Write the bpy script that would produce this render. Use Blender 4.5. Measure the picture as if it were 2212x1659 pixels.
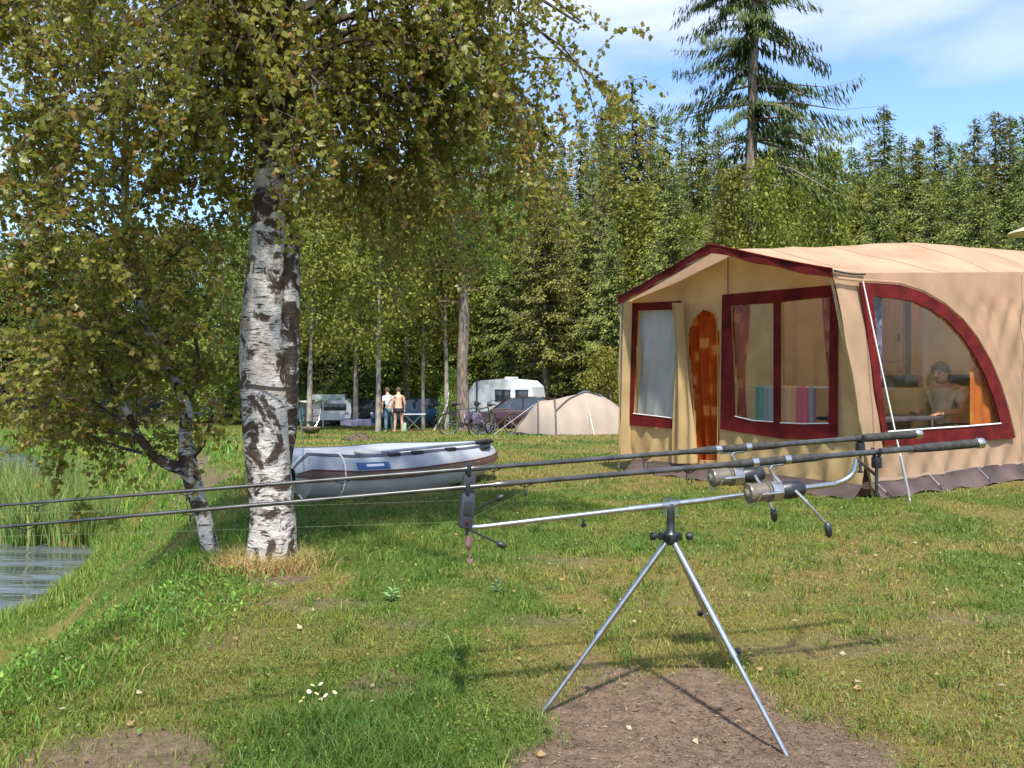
import bpy, bmesh, math, random
import numpy as np
from mathutils import Vector, Matrix, Quaternion
from mathutils.geometry import tessellate_polygon

for o in list(bpy.data.objects):
    bpy.data.objects.remove(o)
scene = bpy.context.scene
col = scene.collection
PI = math.pi

# ------------------------------------------------------------------ camera
H = 1.15                       # eye height above the lawn
FPX, U0, V0 = 1800.0, 1106.0, 812.0   # survey of the photograph (2212 px wide): focal, centre, horizon
cam_d = bpy.data.cameras.new("camera")
cam_d.sensor_width = 36.0
cam_d.lens = 36.0 * FPX / 2212.0
cam_d.shift_y = -(829.5 - V0) / 2212.0
cam_d.clip_start = 0.05
cam_d.clip_end = 2000.0
cam = bpy.data.objects.new("camera", cam_d)
cam.location = (0, 0, H)
cam.rotation_euler = (PI / 2, 0, 0)
col.objects.link(cam)
scene.camera = cam

# ------------------------------------------------------------------ sky, sun, exposure
SUN_DIR = Vector((-0.06, 0.52, -0.845)).normalized()     # the way the light travels
SUN_EL = math.asin(-SUN_DIR.z)
SUN_AZ = math.atan2(-SUN_DIR.x, -SUN_DIR.y)
world = bpy.data.worlds.new("World")
scene.world = world
world.use_nodes = True
wn = world.node_tree
wn.nodes.clear()
def wnode(t, **k):
    n = wn.nodes.new(t)
    for a, b in k.items():
        setattr(n, a, b)
    return n
w_out = wnode("ShaderNodeOutputWorld")
w_bg = wnode("ShaderNodeBackground")
w_bg.inputs["Strength"].default_value = 0.15
w_sky = wnode("ShaderNodeTexSky", sky_type='NISHITA', sun_disc=False)
w_sky.sun_elevation = SUN_EL
w_sky.sun_rotation = SUN_AZ
w_sky.air_density = 0.9
w_sky.dust_density = 0.6
w_sky.ozone_density = 5.0
w_tc = wnode("ShaderNodeTexCoord")
w_map = wnode("ShaderNodeMapping")
w_map.inputs["Scale"].default_value = (1.3, 1.3, 4.2)
w_map.inputs["Location"].default_value = (0.95, 0.4, 0.1)
w_n1 = wnode("ShaderNodeTexNoise")
w_n1.inputs["Scale"].default_value = 1.7
w_n1.inputs["Detail"].default_value = 7.0
w_n1.inputs["Roughness"].default_value = 0.5
w_n1.inputs["Distortion"].default_value = 0.35
w_rmp = wnode("ShaderNodeValToRGB")
w_rmp.color_ramp.elements[0].position = 0.43
w_rmp.color_ramp.elements[0].color = (0, 0, 0, 1)
w_rmp.color_ramp.elements[1].position = 0.70
w_rmp.color_ramp.elements[1].color = (0.92, 0.92, 0.92, 1)
w_mix = wnode("ShaderNodeMix", data_type='RGBA')
w_mix.inputs[7].default_value = (3.5, 3.75, 4.5, 1)
L = wn.links.new
L(w_tc.outputs["Generated"], w_map.inputs["Vector"])
L(w_map.outputs[0], w_n1.inputs["Vector"])
L(w_n1.outputs["Fac"], w_rmp.inputs[0])
L(w_rmp.outputs[0], w_mix.inputs[0])
L(w_sky.outputs[0], w_mix.inputs[6])
L(w_mix.outputs[2], w_bg.inputs["Color"])
L(w_bg.outputs[0], w_out.inputs["Surface"])

sun_d = bpy.data.lights.new("sun", 'SUN')
sun_d.energy = 3.7
sun_d.angle = math.radians(2.2)
sun_d.color = (1.0, 0.94, 0.85)
sun = bpy.data.objects.new("sun", sun_d)
sun.rotation_euler = SUN_DIR.to_track_quat('-Z', 'Y').to_euler()
sun.location = (2, -6, 12)
col.objects.link(sun)

scene.view_settings.view_transform = 'Standard'
scene.view_settings.look = 'None'
scene.view_settings.gamma = 1.0
scene.view_settings.use_curve_mapping = False
scene.view_settings.exposure = 1.08
scene.cycles.max_bounces = 8
scene.cycles.transparent_max_bounces = 16
scene.cycles.use_denoising = True
scene.cycles.caustics_reflective = False
scene.cycles.caustics_refractive = False

# ------------------------------------------------------------------ helpers
def at(u, v, d):
    """survey point of the photograph at distance d -> world"""
    return Vector(((u - U0) / FPX * d, d, H - (v - V0) / FPX * d))

def smooth(a, b, x):
    t = np.clip((np.asarray(x, float) - a) / (b - a), 0, 1)
    return t * t * (3 - 2 * t)

def tag(o, label=None, cat=None, group=None, kind=None):
    if label: o["label"] = label
    if cat: o["category"] = cat
    if group: o["group"] = group
    if kind: o["kind"] = kind
    return o

WL = {}                        # world position of every object's origin (unrotated things)
def thing(name, label, cat, loc=(0, 0, 0), rz=0.0, group=None):
    o = bpy.data.objects.new(name, None)
    o.empty_display_size = 0.2
    o.location = loc
    o.rotation_euler = (0, 0, rz)
    col.objects.link(o)
    WL[o.name] = Vector(loc)
    return tag(o, label, cat, group)

def link_obj(name, me, mats, parent=None, loc=None, smooth_sh=True):
    o = bpy.data.objects.new(name, me)
    for m in (mats if isinstance(mats, (list, tuple)) else [mats]):
        if m is not None:
            me.materials.append(m)
    if smooth_sh:
        me.polygons.foreach_set("use_smooth", [True] * len(me.polygons))
    if loc is not None:
        o.location = loc
    if parent is not None:
        o.parent = parent
    col.objects.link(o)
    WL[o.name] = Vector(loc) if loc is not None else (WL.get(parent.name, Vector()) if parent else Vector())
    return o

class MB:
    """collects shapes; build() links them as one mesh"""
    def __init__(s):
        s.v, s.f, s.m, s.mi = [], [], [], 0
    def add(s, vs, fs):
        b = len(s.v)
        s.v += [tuple(v) for v in vs]
        for f in fs:
            s.f.append(tuple(i + b for i in f)); s.m.append(s.mi)
        return s
    def mat(s, i): s.mi = i; return s
    def box(s, c, size, R=None, bev=0.0):
        hx, hy, hz = (k / 2 for k in size)
        c = Vector(c)
        if bev <= 0:
            vs = [Vector((x, y, z)) for x in (-hx, hx) for y in (-hy, hy) for z in (-hz, hz)]
            fs = [(0, 1, 3, 2), (4, 6, 7, 5), (0, 4, 5, 1), (2, 3, 7, 6), (0, 2, 6, 4), (1, 5, 7, 3)]
        else:
            bm = bmesh.new()
            bmesh.ops.create_cube(bm, size=1)
            bmesh.ops.scale(bm, vec=size, verts=bm.verts)
            bmesh.ops.bevel(bm, geom=bm.edges[:], offset=bev, segments=2, affect='EDGES', profile=0.6)
            bm.verts.index_update()
            vs = [v.co.copy() for v in bm.verts]; fs = [tuple(v.index for v in f.verts) for f in bm.faces]
            bm.free()
        if R is not None: vs = [R @ v for v in vs]
        return s.add([v + c for v in vs], fs)
    def tube(s, path, rad, n=8, cap=True, closed=False, flat=None):
        pts = [Vector(p) for p in path]
        k = len(pts)
        rads = rad if isinstance(rad, (list, tuple, np.ndarray)) else [rad] * k
        ref = None; rings = []
        for i, p in enumerate(pts):
            if closed: t = pts[(i + 1) % k] - pts[i - 1]
            else: t = pts[min(i + 1, k - 1)] - pts[max(i - 1, 0)]
            t.normalize()
            if ref is None:
                ref = Vector((0, 0, 1)) if abs(t.z) < 0.9 else Vector((1, 0, 0))
            a = (ref - t * ref.dot(t)).normalized(); b = t.cross(a); ref = a
            rings.append([p + (a * math.cos(j * 2 * PI / n) * (flat or 1) + b * math.sin(j * 2 * PI / n)) * rads[i] for j in range(n)])
        vs = [q for r in rings for q in r]; fs = []
        for i in range(k if closed else k - 1):
            i2 = (i + 1) % k
            for j in range(n):
                fs.append((i * n + j, i * n + (j + 1) % n, i2 * n + (j + 1) % n, i2 * n + j))
        if cap and not closed:
            fs.append(tuple(range(n))[::-1]); fs.append(tuple((k - 1) * n + j for j in range(n)))
        return s.add(vs, fs)
    def lathe(s, prof, c=(0, 0, 0), axis=(0, 0, 1), n=20):
        """prof: (distance along axis, radius)"""
        ax = Vector(axis).normalized()
        a = ax.orthogonal().normalized(); b = ax.cross(a); c = Vector(c)
        vs, fs = [], []
        for h, r in prof:
            for j in range(n):
                w = j * 2 * PI / n
                vs.append(c + ax * h + (a * math.cos(w) + b * math.sin(w)) * max(r, 1e-4))
        for i in range(len(prof) - 1):
            for j in range(n):
                fs.append((i * n + j, i * n + (j + 1) % n, (i + 1) * n + (j + 1) % n, (i + 1) * n + j))
        fs.append(tuple(range(n))[::-1]); fs.append(tuple((len(prof) - 1) * n + j for j in range(n)))
        return s.add(vs, fs)
    def grid(s, fn, nu, nv, keep=None, closed_u=False):
        vs = [fn(i / (nu if not closed_u else nu), j / nv) for i in range(nu + (0 if closed_u else 1)) for j in range(nv + 1)]
        fs = []
        for i in range(nu):
            i2 = (i + 1) % nu if closed_u else i + 1
            for j in range(nv):
                if keep is None or keep((i + .5) / nu, (j + .5) / nv):
                    fs.append((i * (nv + 1) + j, i2 * (nv + 1) + j, i2 * (nv + 1) + j + 1, i * (nv + 1) + j + 1))
        return s.add(vs, fs)
    def plate(s, outer, holes, fn, th):
        """flat outline with holes, 2d points mapped by fn(x, y, off); off runs 0..th"""
        loops = [outer] + list(holes)
        tess = tessellate_polygon([[Vector((x, y, 0)) for x, y in lp] for lp in loops])
        flat = [p for lp in loops for p in lp]
        n = len(flat)
        vs = [fn(x, y, 0.0) for x, y in flat] + [fn(x, y, th) for x, y in flat]
        fs = [tuple(t) for t in tess] + [tuple(i + n for i in t[::-1]) for t in tess]
        b = 0
        for lp in loops:
            k = len(lp)
            for i in range(k):
                j = (i + 1) % k
                fs.append((b + i, b + j, b + j + n, b + i + n))
            b += k
        return s.add(vs, fs)
    def build(s, name, mats, parent=None, loc=None, smooth_sh=True, local=False, normals=True):
        """vertices are world positions unless local; loc = origin for a top-level mesh"""
        off = Vector()
        if not local:
            if parent is not None: off = WL.get(parent.name, Vector())
            elif loc is not None: off = Vector(loc)
        me = bpy.data.meshes.new(name)
        me.from_pydata([(x - off.x, y - off.y, z - off.z) for x, y, z in s.v], [], s.f)
        if len(set(s.m)) > 1:
            me.polygons.foreach_set("material_index", s.m)
        if normals:
            bm = bmesh.new(); bm.from_mesh(me)
            bmesh.ops.recalc_face_normals(bm, faces=bm.faces)
            bm.to_mesh(me); bm.free()
        me.update()
        o = link_obj(name, me, mats, parent, loc if parent is None else None, smooth_sh)
        if smooth_sh:
            try:
                me.set_sharp_from_angle(angle=math.radians(42))
            except Exception:
                pass
        return o

def np_mesh(name, V, T, C=None, nper=3):
    me = bpy.data.meshes.new(name)
    V = np.ascontiguousarray(V, np.float32); T = np.ascontiguousarray(T, np.int32)
    nf = len(T)
    me.vertices.add(len(V)); me.vertices.foreach_set("co", V.ravel())
    me.loops.add(nf * nper); me.loops.foreach_set("vertex_index", T.ravel())
    me.polygons.add(nf); me.polygons.foreach_set("loop_start", np.arange(0, nf * nper, nper, dtype=np.int32))
    if C is not None:
        at_ = me.attributes.new("col", 'FLOAT_COLOR', 'POINT')
        cc = np.ones((len(V), 4), np.float32); cc[:, :3] = C
        at_.data.foreach_set("color", cc.ravel())
    me.update(calc_edges=True)
    return me

def unit(a):
    return a / np.maximum(np.linalg.norm(a, axis=-1, keepdims=True), 1e-9)

def kites(B, D, S, ln, wd, C, fold=0.25, widest=0.4):
    """leaf-like folded kites: base, direction, side, length, width, colour"""
    n = len(B)
    D = unit(D); S = unit(S - D * (S * D).sum(1, keepdims=True)); N = np.cross(D, S)
    ln = np.asarray(ln)[:, None]; wd = np.asarray(wd)[:, None]
    V = np.empty((n, 4, 3), np.float32)
    V[:, 0] = B
    V[:, 1] = B + D * ln * widest + S * wd * .5 + N * wd * fold
    V[:, 2] = B + D * ln
    V[:, 3] = B + D * ln * widest - S * wd * .5 + N * wd * fold
    i = np.arange(n)[:, None] * 4
    T = np.concatenate([i + np.array([[0, 1, 2]]), i + np.array([[0, 2, 3]])], 0)
    return V.reshape(-1, 3), T, np.repeat(C, 4, 0)

def rand_dirs(n, rng):
    v = rng.normal(size=(n, 3))
    return unit(v)

# value noise on numpy arrays
_rn = np.random.default_rng(11).random((256, 256))
def vnoise(x, y, sc, seed=0):
    x = np.asarray(x, float) / sc + seed * 17.3; y = np.asarray(y, float) / sc + seed * 31.7
    xi = np.floor(x).astype(int); yi = np.floor(y).astype(int)
    fx = x - xi; fy = y - yi
    fx = fx * fx * (3 - 2 * fx); fy = fy * fy * (3 - 2 * fy)
    g = lambda a, b: _rn[a % 256, b % 256]
    return (g(xi, yi) * (1 - fx) + g(xi + 1, yi) * fx) * (1 - fy) + (g(xi, yi + 1) * (1 - fx) + g(xi + 1, yi + 1) * fx) * fy
def fbm(x, y, sc, seed=0):
    return .55 * vnoise(x, y, sc, seed) + .28 * vnoise(x, y, sc / 2.1, seed + 1) + .17 * vnoise(x, y, sc / 4.3, seed + 2)

# ------------------------------------------------------------------ materials
def mat_new(name):
    m = bpy.data.materials.new(name); m.use_nodes = True
    nt = m.node_tree; nt.nodes.clear()
    return m, nt, nt.nodes.new, nt.links.new

def mat(name, c, rough=0.6, metal=0.0, var=0.12, scale=6.0, bump=0.0, bscale=60.0, spec=0.5, trans=0.0, c2=None, coat=0.0, stretch=None):
    """procedural painted / fabric / metal surface: base colour with soft noise variation, optional fine bump and translucency"""
    m, nt, N, L = mat_new(name)
    out = N("ShaderNodeOutputMaterial"); p = N("ShaderNodeBsdfPrincipled")
    tc = N("ShaderNodeTexCoord"); no = N("ShaderNodeTexNoise")
    no.inputs["Scale"].default_value = scale; no.inputs["Detail"].default_value = 6
    src = tc.outputs["Object"]
    if stretch:
        mp = N("ShaderNodeMapping"); mp.inputs["Scale"].default_value = stretch
        L(src, mp.inputs[0]); src = mp.outputs[0]
    L(src, no.inputs["Vector"])
    mx = N("ShaderNodeMix"); mx.data_type = 'RGBA'
    a = Vector(c); b = Vector(c2) if c2 else a * (1 - 2.2 * var)
    if not c2: a = a * (1 + var)
    mx.inputs[6].default_value = (*a, 1); mx.inputs[7].default_value = (*b, 1)
    rp = N("ShaderNodeMapRange"); rp.inputs[1].default_value = .35; rp.inputs[2].default_value = .68
    L(no.outputs["Fac"], rp.inputs[0]); L(rp.outputs[0], mx.inputs[0])
    L(mx.outputs[2], p.inputs["Base Color"])
    p.inputs["Roughness"].default_value = rough; p.inputs["Metallic"].default_value = metal
    p.inputs["Specular IOR Level"].default_value = spec
    if coat: p.inputs["Coat Weight"].default_value = coat
    if bump:
        n2 = N("ShaderNodeTexNoise"); n2.inputs["Scale"].default_value = bscale; n2.inputs["Detail"].default_value = 4
        bp = N("ShaderNodeBump"); bp.inputs["Strength"].default_value = bump; bp.inputs["Distance"].default_value = 0.02
        L(src, n2.inputs["Vector"]); L(n2.outputs["Fac"], bp.inputs["Height"]); L(bp.outputs[0], p.inputs["Normal"])
    if trans:
        t = N("ShaderNodeBsdfTranslucent"); L(mx.outputs[2], t.inputs["Color"])
        ms = N("ShaderNodeMixShader"); ms.inputs[0].default_value = trans
        L(p.outputs[0], ms.inputs[1]); L(t.outputs[0], ms.inputs[2]); L(ms.outputs[0], out.inputs[0])
    else:
        L(p.outputs[0], out.inputs[0])
    return m

def mat_leaf(name, trans=0.35, rough=0.5, tint=0.15, spec=0.35):
    """foliage: colour from the per-leaf attribute, some light through the leaf"""
    m, nt, N, L = mat_new(name)
    out = N("ShaderNodeOutputMaterial"); p = N("ShaderNodeBsdfPrincipled"); t = N("ShaderNodeBsdfTranslucent")
    a = N("ShaderNodeAttribute"); a.attribute_name = "col"
    oi = N("ShaderNodeObjectInfo"); hsv = N("ShaderNodeHueSaturation")
    mr = N("ShaderNodeMapRange"); mr.inputs[3].default_value = 1 - tint; mr.inputs[4].default_value = 1 + tint
    mh = N("ShaderNodeMapRange"); mh.inputs[3].default_value = .5 - tint * .12; mh.inputs[4].default_value = .5 + tint * .12
    L(oi.outputs["Random"], mr.inputs[0]); L(oi.outputs["Random"], mh.inputs[0])
    L(mr.outputs[0], hsv.inputs["Value"]); L(mh.outputs[0], hsv.inputs["Hue"]); L(a.outputs["Color"], hsv.inputs["Color"])
    L(hsv.outputs[0], p.inputs["Base Color"]); L(hsv.outputs[0], t.inputs["Color"])
    p.inputs["Roughness"].default_value = rough; p.inputs["Specular IOR Level"].default_value = spec
    ms = N("ShaderNodeMixShader"); ms.inputs[0].default_value = trans
    L(p.outputs[0], ms.inputs[1]); L(t.outputs[0], ms.inputs[2]); L(ms.outputs[0], out.inputs[0])
    return m

def mat_glass(name, tint=(0.9, 0.92, 0.92), gloss=0.08, rough=0.05):
    """thin clear sheet: mostly transparent with a reflecting skin"""
    m, nt, N, L = mat_new(name)
    out = N("ShaderNodeOutputMaterial"); tr = N("ShaderNodeBsdfTransparent"); gl = N("ShaderNodeBsdfGlossy")
    tr.inputs[0].default_value = (*tint, 1); gl.inputs["Roughness"].default_value = rough
    fr = N("ShaderNodeLayerWeight"); fr.inputs[0].default_value = .5
    pw = N("ShaderNodeMath"); pw.operation = 'POWER'; pw.inputs[1].default_value = 4.0; L(fr.outputs['Facing'], pw.inputs[0])
    ad = N("ShaderNodeMath"); ad.operation = 'MULTIPLY_ADD'; ad.inputs[1].default_value = .35; ad.inputs[2].default_value = gloss; ad.use_clamp = True
    no = N("ShaderNodeTexNoise"); no.inputs["Scale"].default_value = 3.0
    tc = N("ShaderNodeTexCoord"); bp = N("ShaderNodeBump"); bp.inputs["Strength"].default_value = .12; bp.inputs["Distance"].default_value = .05
    L(tc.outputs["Object"], no.inputs["Vector"]); L(no.outputs["Fac"], bp.inputs["Height"]); L(bp.outputs[0], gl.inputs["Normal"])
    L(pw.outputs[0], ad.inputs[0])
    ms = N("ShaderNodeMixShader"); L(ad.outputs[0], ms.inputs[0]); L(tr.outputs[0], ms.inputs[1]); L(gl.outputs[0], ms.inputs[2])
    L(ms.outputs[0], out.inputs[0])
    return m

M = {}
M['leaf'] = mat_leaf("birch_leaf", .52, .42, .0, .45)
M['spruce'] = mat_leaf("spruce_needles", .22, .6, .22, .2)
M['broadleaf'] = mat_leaf("broad_leaves", .35, .5, .2, .3)
M['blade'] = mat_leaf("grass_blade", .3, .5, .0, .3)
M['bark'] = mat("conifer_bark", (.20, .155, .12), .9, var=.3, scale=5, bump=.6, bscale=14, stretch=(3, 3, .6))
M['pale_bark'] = mat("pale_bark", (.38, .34, .28), .9, c2=(.12, .10, .08), scale=4, bump=.5, bscale=18, stretch=(2, 2, .8))
M['deadwood'] = mat("dead_branch", (.34, .22, .13), .9, var=.25, scale=8)
M['twig'] = mat("twig", (.085, .06, .045), .85, var=.25, scale=12)
M['canvas'] = mat("peach_canvas", (.56, .375, .235), .9, var=.09, scale=1.9, bump=.55, bscale=4.5, spec=.15, trans=.36)
M['canvas_wall'] = mat("cream_canvas", (.62, .445, .215), .9, var=.10, scale=2.4, bump=.55, bscale=5, spec=.15, trans=.38)
M['canvas_in'] = mat("inner_cream_cloth", (.72, .56, .29), .9, var=.08, scale=2.5, bump=.2, bscale=6, trans=.3)
M['maroon'] = mat("maroon_canvas", (.12, .010, .009), .85, var=.2, scale=5, bump=.4, bscale=9, spec=.15)
M['skirt'] = mat("mud_flap", (.075, .048, .042), .75, var=.25, scale=3)
M['pvc'] = mat_glass("clear_foil", (.93, .93, .90), .012, .08)
M['blind'] = mat("white_gauze_blind", (.50, .50, .53), .8, var=.08, scale=2.0, trans=.2)
M['orange'] = mat("orange_curtain", (.62, .105, .02), .85, c2=(.74, .26, .045), scale=5.5, trans=.3)
M['chrome'] = mat("brushed_steel", (.55, .54, .52), .24, 1.0, var=.08, scale=30)
M['dark_metal'] = mat("dark_metal", (.07, .07, .075), .4, .8, var=.2, scale=30)
M['black'] = mat("black_plastic", (.018, .019, .021), .45, var=.2, scale=20)
M['rod_green'] = mat("rod_blank", (.045, .045, .04), .22, var=.3, scale=18, coat=.6)
M['grip'] = mat("foam_grip", (.035, .034, .03), .8, var=.3, scale=40, bump=.3, bscale=300)
M['white'] = mat("white_paint", (.72, .73, .72), .35, var=.05, scale=2, coat=.2)
M['white_line'] = mat("white_cord", (.75, .74, .70), .7, var=.05)
M['rubber'] = mat("tyre_rubber", (.022, .022, .022), .8, var=.2)
M['window'] = mat("dark_window", (.035, .045, .055), .08, var=.2, scale=3, spec=.8)
# ================================================================== ground, lake
ZW = -1.8
_ly = np.array([-30, 0, 8.5, 12, 18, 25, 33, 40, 45, 60, 75, 100, 140, 400.])
_lz = np.array([0, 0, 0, -.07, -.30, -.586, -1.10, -1.36, -1.55, -1.72, -.2, 4.5, 9.0, 24.])
_cy = np.array([-30, 0, 3, 6, 9, 12, 16, 20, 26, 32, 40, 46, 52, 400.])
_cx = np.array([-1.9, -1.8, -1.75, -1.85, -2.7, -3.9, -5.6, -7.6, -11, -15, -22, -36, -120, -600.])
_sy = np.array([-30, 0, 6, 9.4, 10.2, 10.7, 12.4, 13.8, 16, 20, 26, 32, 40, 46, 52, 400.])
_sx = np.array([-9, -8.2, -7.6, -6.9, -6.2, -5.95, -6.3, -6.8, -8.3, -10.6, -14, -18.5, -26, -44, -200, -900.])
def crest_x(y): return np.interp(y, _cy, _cx) + .12 * np.sin(np.asarray(y) * 1.9) + .07 * np.sin(np.asarray(y) * 4.3 + 1)
def shore_x(y): return np.interp(y, _sy, _sx) + .1 * np.sin(np.asarray(y) * 1.3 + 2)
def lawn_z(y): return np.interp(y, _ly, _lz)
def gz(x, y):
    x = np.asarray(x, float); y = np.asarray(y, float)
    zl = lawn_z(y)
    # soften the kinks of the profile
    zl = (zl + np.interp(y - 1.5, _ly, _lz) + np.interp(y + 1.5, _ly, _lz)) / 3
    cx, sx = crest_x(y), shore_x(y)
    fx = np.maximum(cx - 2.15, sx + .35)                         # foot of the bank, then a low shelf to the water
    fx = np.where(y > 17, sx + .35, fx)
    t = (cx - x) / (cx - fx)
    tt = np.clip(t, -1, 2.2)
    drop = np.where(tt < 0, 0, tt)
    k = np.where(drop < .25, drop * drop * 2, drop - .125)       # rounded crest
    z = zl + (ZW + .10 - zl) * np.minimum(k / .875, 1)
    z = np.where(x < fx, ZW + .10 - .10 * np.clip((fx - x) / (fx - sx), 0, 1) - .45 * np.clip(sx - x, 0, 3), z)
    z = np.maximum(z, ZW - 1.3)
    # low hill behind the wood on the right, flat far shore
    near = smooth(60, 12, y)
    z = z + near * (.030 * (fbm(x, y, 1.3, 3) - .5) + .012 * (vnoise(x, y, .28, 5) - .5)) + .12 * (fbm(x, y, 9, 7) - .5) * smooth(12, 30, y)
    # shallow worn hollow under the rod pod
    e = ((x - .6) / .75) ** 2 + ((y - 2.65) / .85) ** 2
    z = z - .022 * np.exp(-e * 1.2) * (t < .3)
    return z
def G(x, y): return float(gz(np.array([x]), np.array([y]))[0])

def bare_mask(x, y):
    n = fbm(x, y, .5, 9) - .5; n2 = fbm(x, y, .16, 21) - .5
    e = np.sqrt(((x - .56) / .62) ** 2 + ((y - 2.60) / .76) ** 2) + n * .75 + n2 * .35
    b = 1 - smooth(.62, 1.12, e)
    # worn streak running right from the patch
    e2 = np.sqrt(((x - 1.45) / .75) ** 2 + ((y - 3.55 - .1 * (x - 1.4)) / .22) ** 2) + n * 1.1
    b = np.maximum(b, .42 * (1 - smooth(.3, 1.4, e2)))
    # trodden earth at the lower left and by the birch
    e3 = np.sqrt(((x + 1.22) / .34) ** 2 + ((y - 2.5) / .38) ** 2) + n * 1.2 + n2 * .5
    b = np.maximum(b, .7 * (1 - smooth(.4, 1.3, e3)))
    e4 = np.sqrt(((x + 1.30) / .22) ** 2 + ((y - 4.75) / .16) ** 2) + n * 1.2
    b = np.maximum(b, .8 * (1 - smooth(.6, 1.2, e4)))
    for (cx, cy, rx, ry) in ((-1.0, 4.15, .30, .16), (.33, 5.2, .34, .2), (-.55, 3.85, .22, .15), (2.2, 3.95, .5, .2), (-.5, 3.1, .16, .12), (-1.25, 3.65, .2, .2), (.9, 4.2, .4, .12), (0.15, 3.9, .3, .14)):
        ee = np.sqrt(((x - cx) / rx) ** 2 + ((y - cy) / ry) ** 2) + n * 1.4 + n2 * .8
        b = np.maximum(b, .5 * (1 - smooth(.2, 1.5, ee)))
    # strip along the bank crest slope
    cx = crest_x(y)
    s = (cx - x)
    bs = np.exp(-((s - 1.25 - .3 * n) / .42) ** 2) * smooth(1.0, 3, y) * (1 - smooth(7, 9, y)) * 1.0
    bs2 = np.exp(-((s - .5 - .3 * n) / .3) ** 2) * smooth(9, 11, y) * (1 - smooth(17, 21, y)) * .9
    return np.clip(np.maximum(np.maximum(b, bs), bs2), 0, 1)
def dry_mask(x, y):
    d = smooth(.44, .60, fbm(x, y, 1.1, 14)) * .85 + .4 * smooth(.5, .7, vnoise(x, y, .33, 4)) - .15 * smooth(.5, .3, vnoise(x, y, .5, 19))
    d = d + .2 * smooth(0.2, 1.4, x) * (1 - smooth(8, 14, y))
    green_patch = np.exp(-(((x + .45) / .75) ** 2 + ((y - 2.7) / .7) ** 2) * 1.0)
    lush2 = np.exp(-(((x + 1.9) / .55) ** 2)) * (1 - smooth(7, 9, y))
    return np.clip(d * (1 - .9 * np.maximum(green_patch, lush2)), 0, 1)

def axis(fine0, fine1, step, lo, hi, grow=1.09):
    a = list(np.arange(fine0, fine1 + 1e-6, step)); s = step
    while a[-1] < hi: s *= grow; a.append(a[-1] + s)
    s = step
    while a[0] > lo: s *= grow; a.insert(0, a[0] - s)
    return np.array(a)
gx = axis(-3.4, 3.2, .055, -420, 420, 1.07); gy = axis(1.6, 6.2, .06, -40, 480, 1.045)
X, Y = np.meshgrid(gx, gy, indexing='ij')
Z = gz(X, Y)
nx, ny = X.shape
idx = np.arange(nx * ny).reshape(nx, ny)
Q = np.stack([idx[:-1, :-1], idx[1:, :-1], idx[1:, 1:], idx[:-1, 1:]], -1).reshape(-1, 4)
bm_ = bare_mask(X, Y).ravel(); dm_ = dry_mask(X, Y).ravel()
wood = (smooth(44, 52, Y) + smooth(30, 44, Y) * smooth(3, 14, X)).clip(0, 1).ravel()
me = np_mesh("ground", np.stack([X.ravel(), Y.ravel(), Z.ravel()], 1), Q, np.stack([bm_, dm_, wood], 1), 4)

m, nt, N, L = mat_new("lawn_soil")
out = N("ShaderNodeOutputMaterial"); p = N("ShaderNodeBsdfPrincipled"); p.inputs["Roughness"].default_value = .95; p.inputs["Specular IOR Level"].default_value = .15
a = N("ShaderNodeAttribute"); a.attribute_name = "col"; sep = N("ShaderNodeSeparateColor"); L(a.outputs["Color"], sep.inputs[0])
tc = N("ShaderNodeTexCoord")
def noi(sc, det=6, rough=.6):
    n = N("ShaderNodeTexNoise"); n.inputs["Scale"].default_value = sc; n.inputs["Detail"].default_value = det; n.inputs["Roughness"].default_value = rough
    L(tc.outputs["Object"], n.inputs["Vector"]); return n.outputs["Fac"]
def mixc(f, c1, c2):
    x = N("ShaderNodeMix"); x.data_type = 'RGBA'
    if f is not None: L(f, x.inputs[0])
    for i, c in ((6, c1), (7, c2)):
        if isinstance(c, tuple): x.inputs[i].default_value = (*c, 1)
        else: L(c, x.inputs[i])
    return x.outputs[2]
def ramp(f, a0, a1):
    r = N("ShaderNodeMapRange"); r.inputs[1].default_value = a0; r.inputs[2].default_value = a1; L(f, r.inputs[0]); return r.outputs[0]
green = mixc(ramp(noi(40), .35, .65), (.040, .070, .012), (.095, .130, .020))
dryc = mixc(ramp(noi(55), .35, .65), (.11, .095, .02), (.20, .15, .05))
g1 = mixc(sep.outputs[1], green, dryc)
soil = mixc(ramp(noi(26), .35, .68), (.110, .072, .047), (.195, .138, .095))
soil = mixc(ramp(noi(160, 3), .58, .72), soil, (.30, .24, .18))
soil = mixc(ramp(noi(9, 3), .55, .75), soil, (.085, .058, .040))
ad = N("ShaderNodeMath"); ad.operation = 'MULTIPLY_ADD'; L(noi(34, 8, .72), ad.inputs[0]); ad.inputs[1].default_value = 1.1; L(sep.outputs[0], ad.inputs[2])
g2 = mixc(ramp(ad.outputs[0], .72, 1.25), g1, soil)
wl = mixc(ramp(noi(3), .35, .65), (.028, .03, .010), (.075, .055, .026))
g3 = mixc(sep.outputs[2], g2, wl)
L(g3, p.inputs["Base Color"])
bp = N("ShaderNodeBump"); bp.inputs["Strength"].default_value = .9; bp.inputs["Distance"].default_value = .012
L(noi(75, 8, .7), bp.inputs["Height"]); L(bp.outputs[0], p.inputs["Normal"])
L(p.outputs[0], out.inputs[0])
M['ground'] = m
tag(link_obj("ground", me, m), kind="structure")

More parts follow.
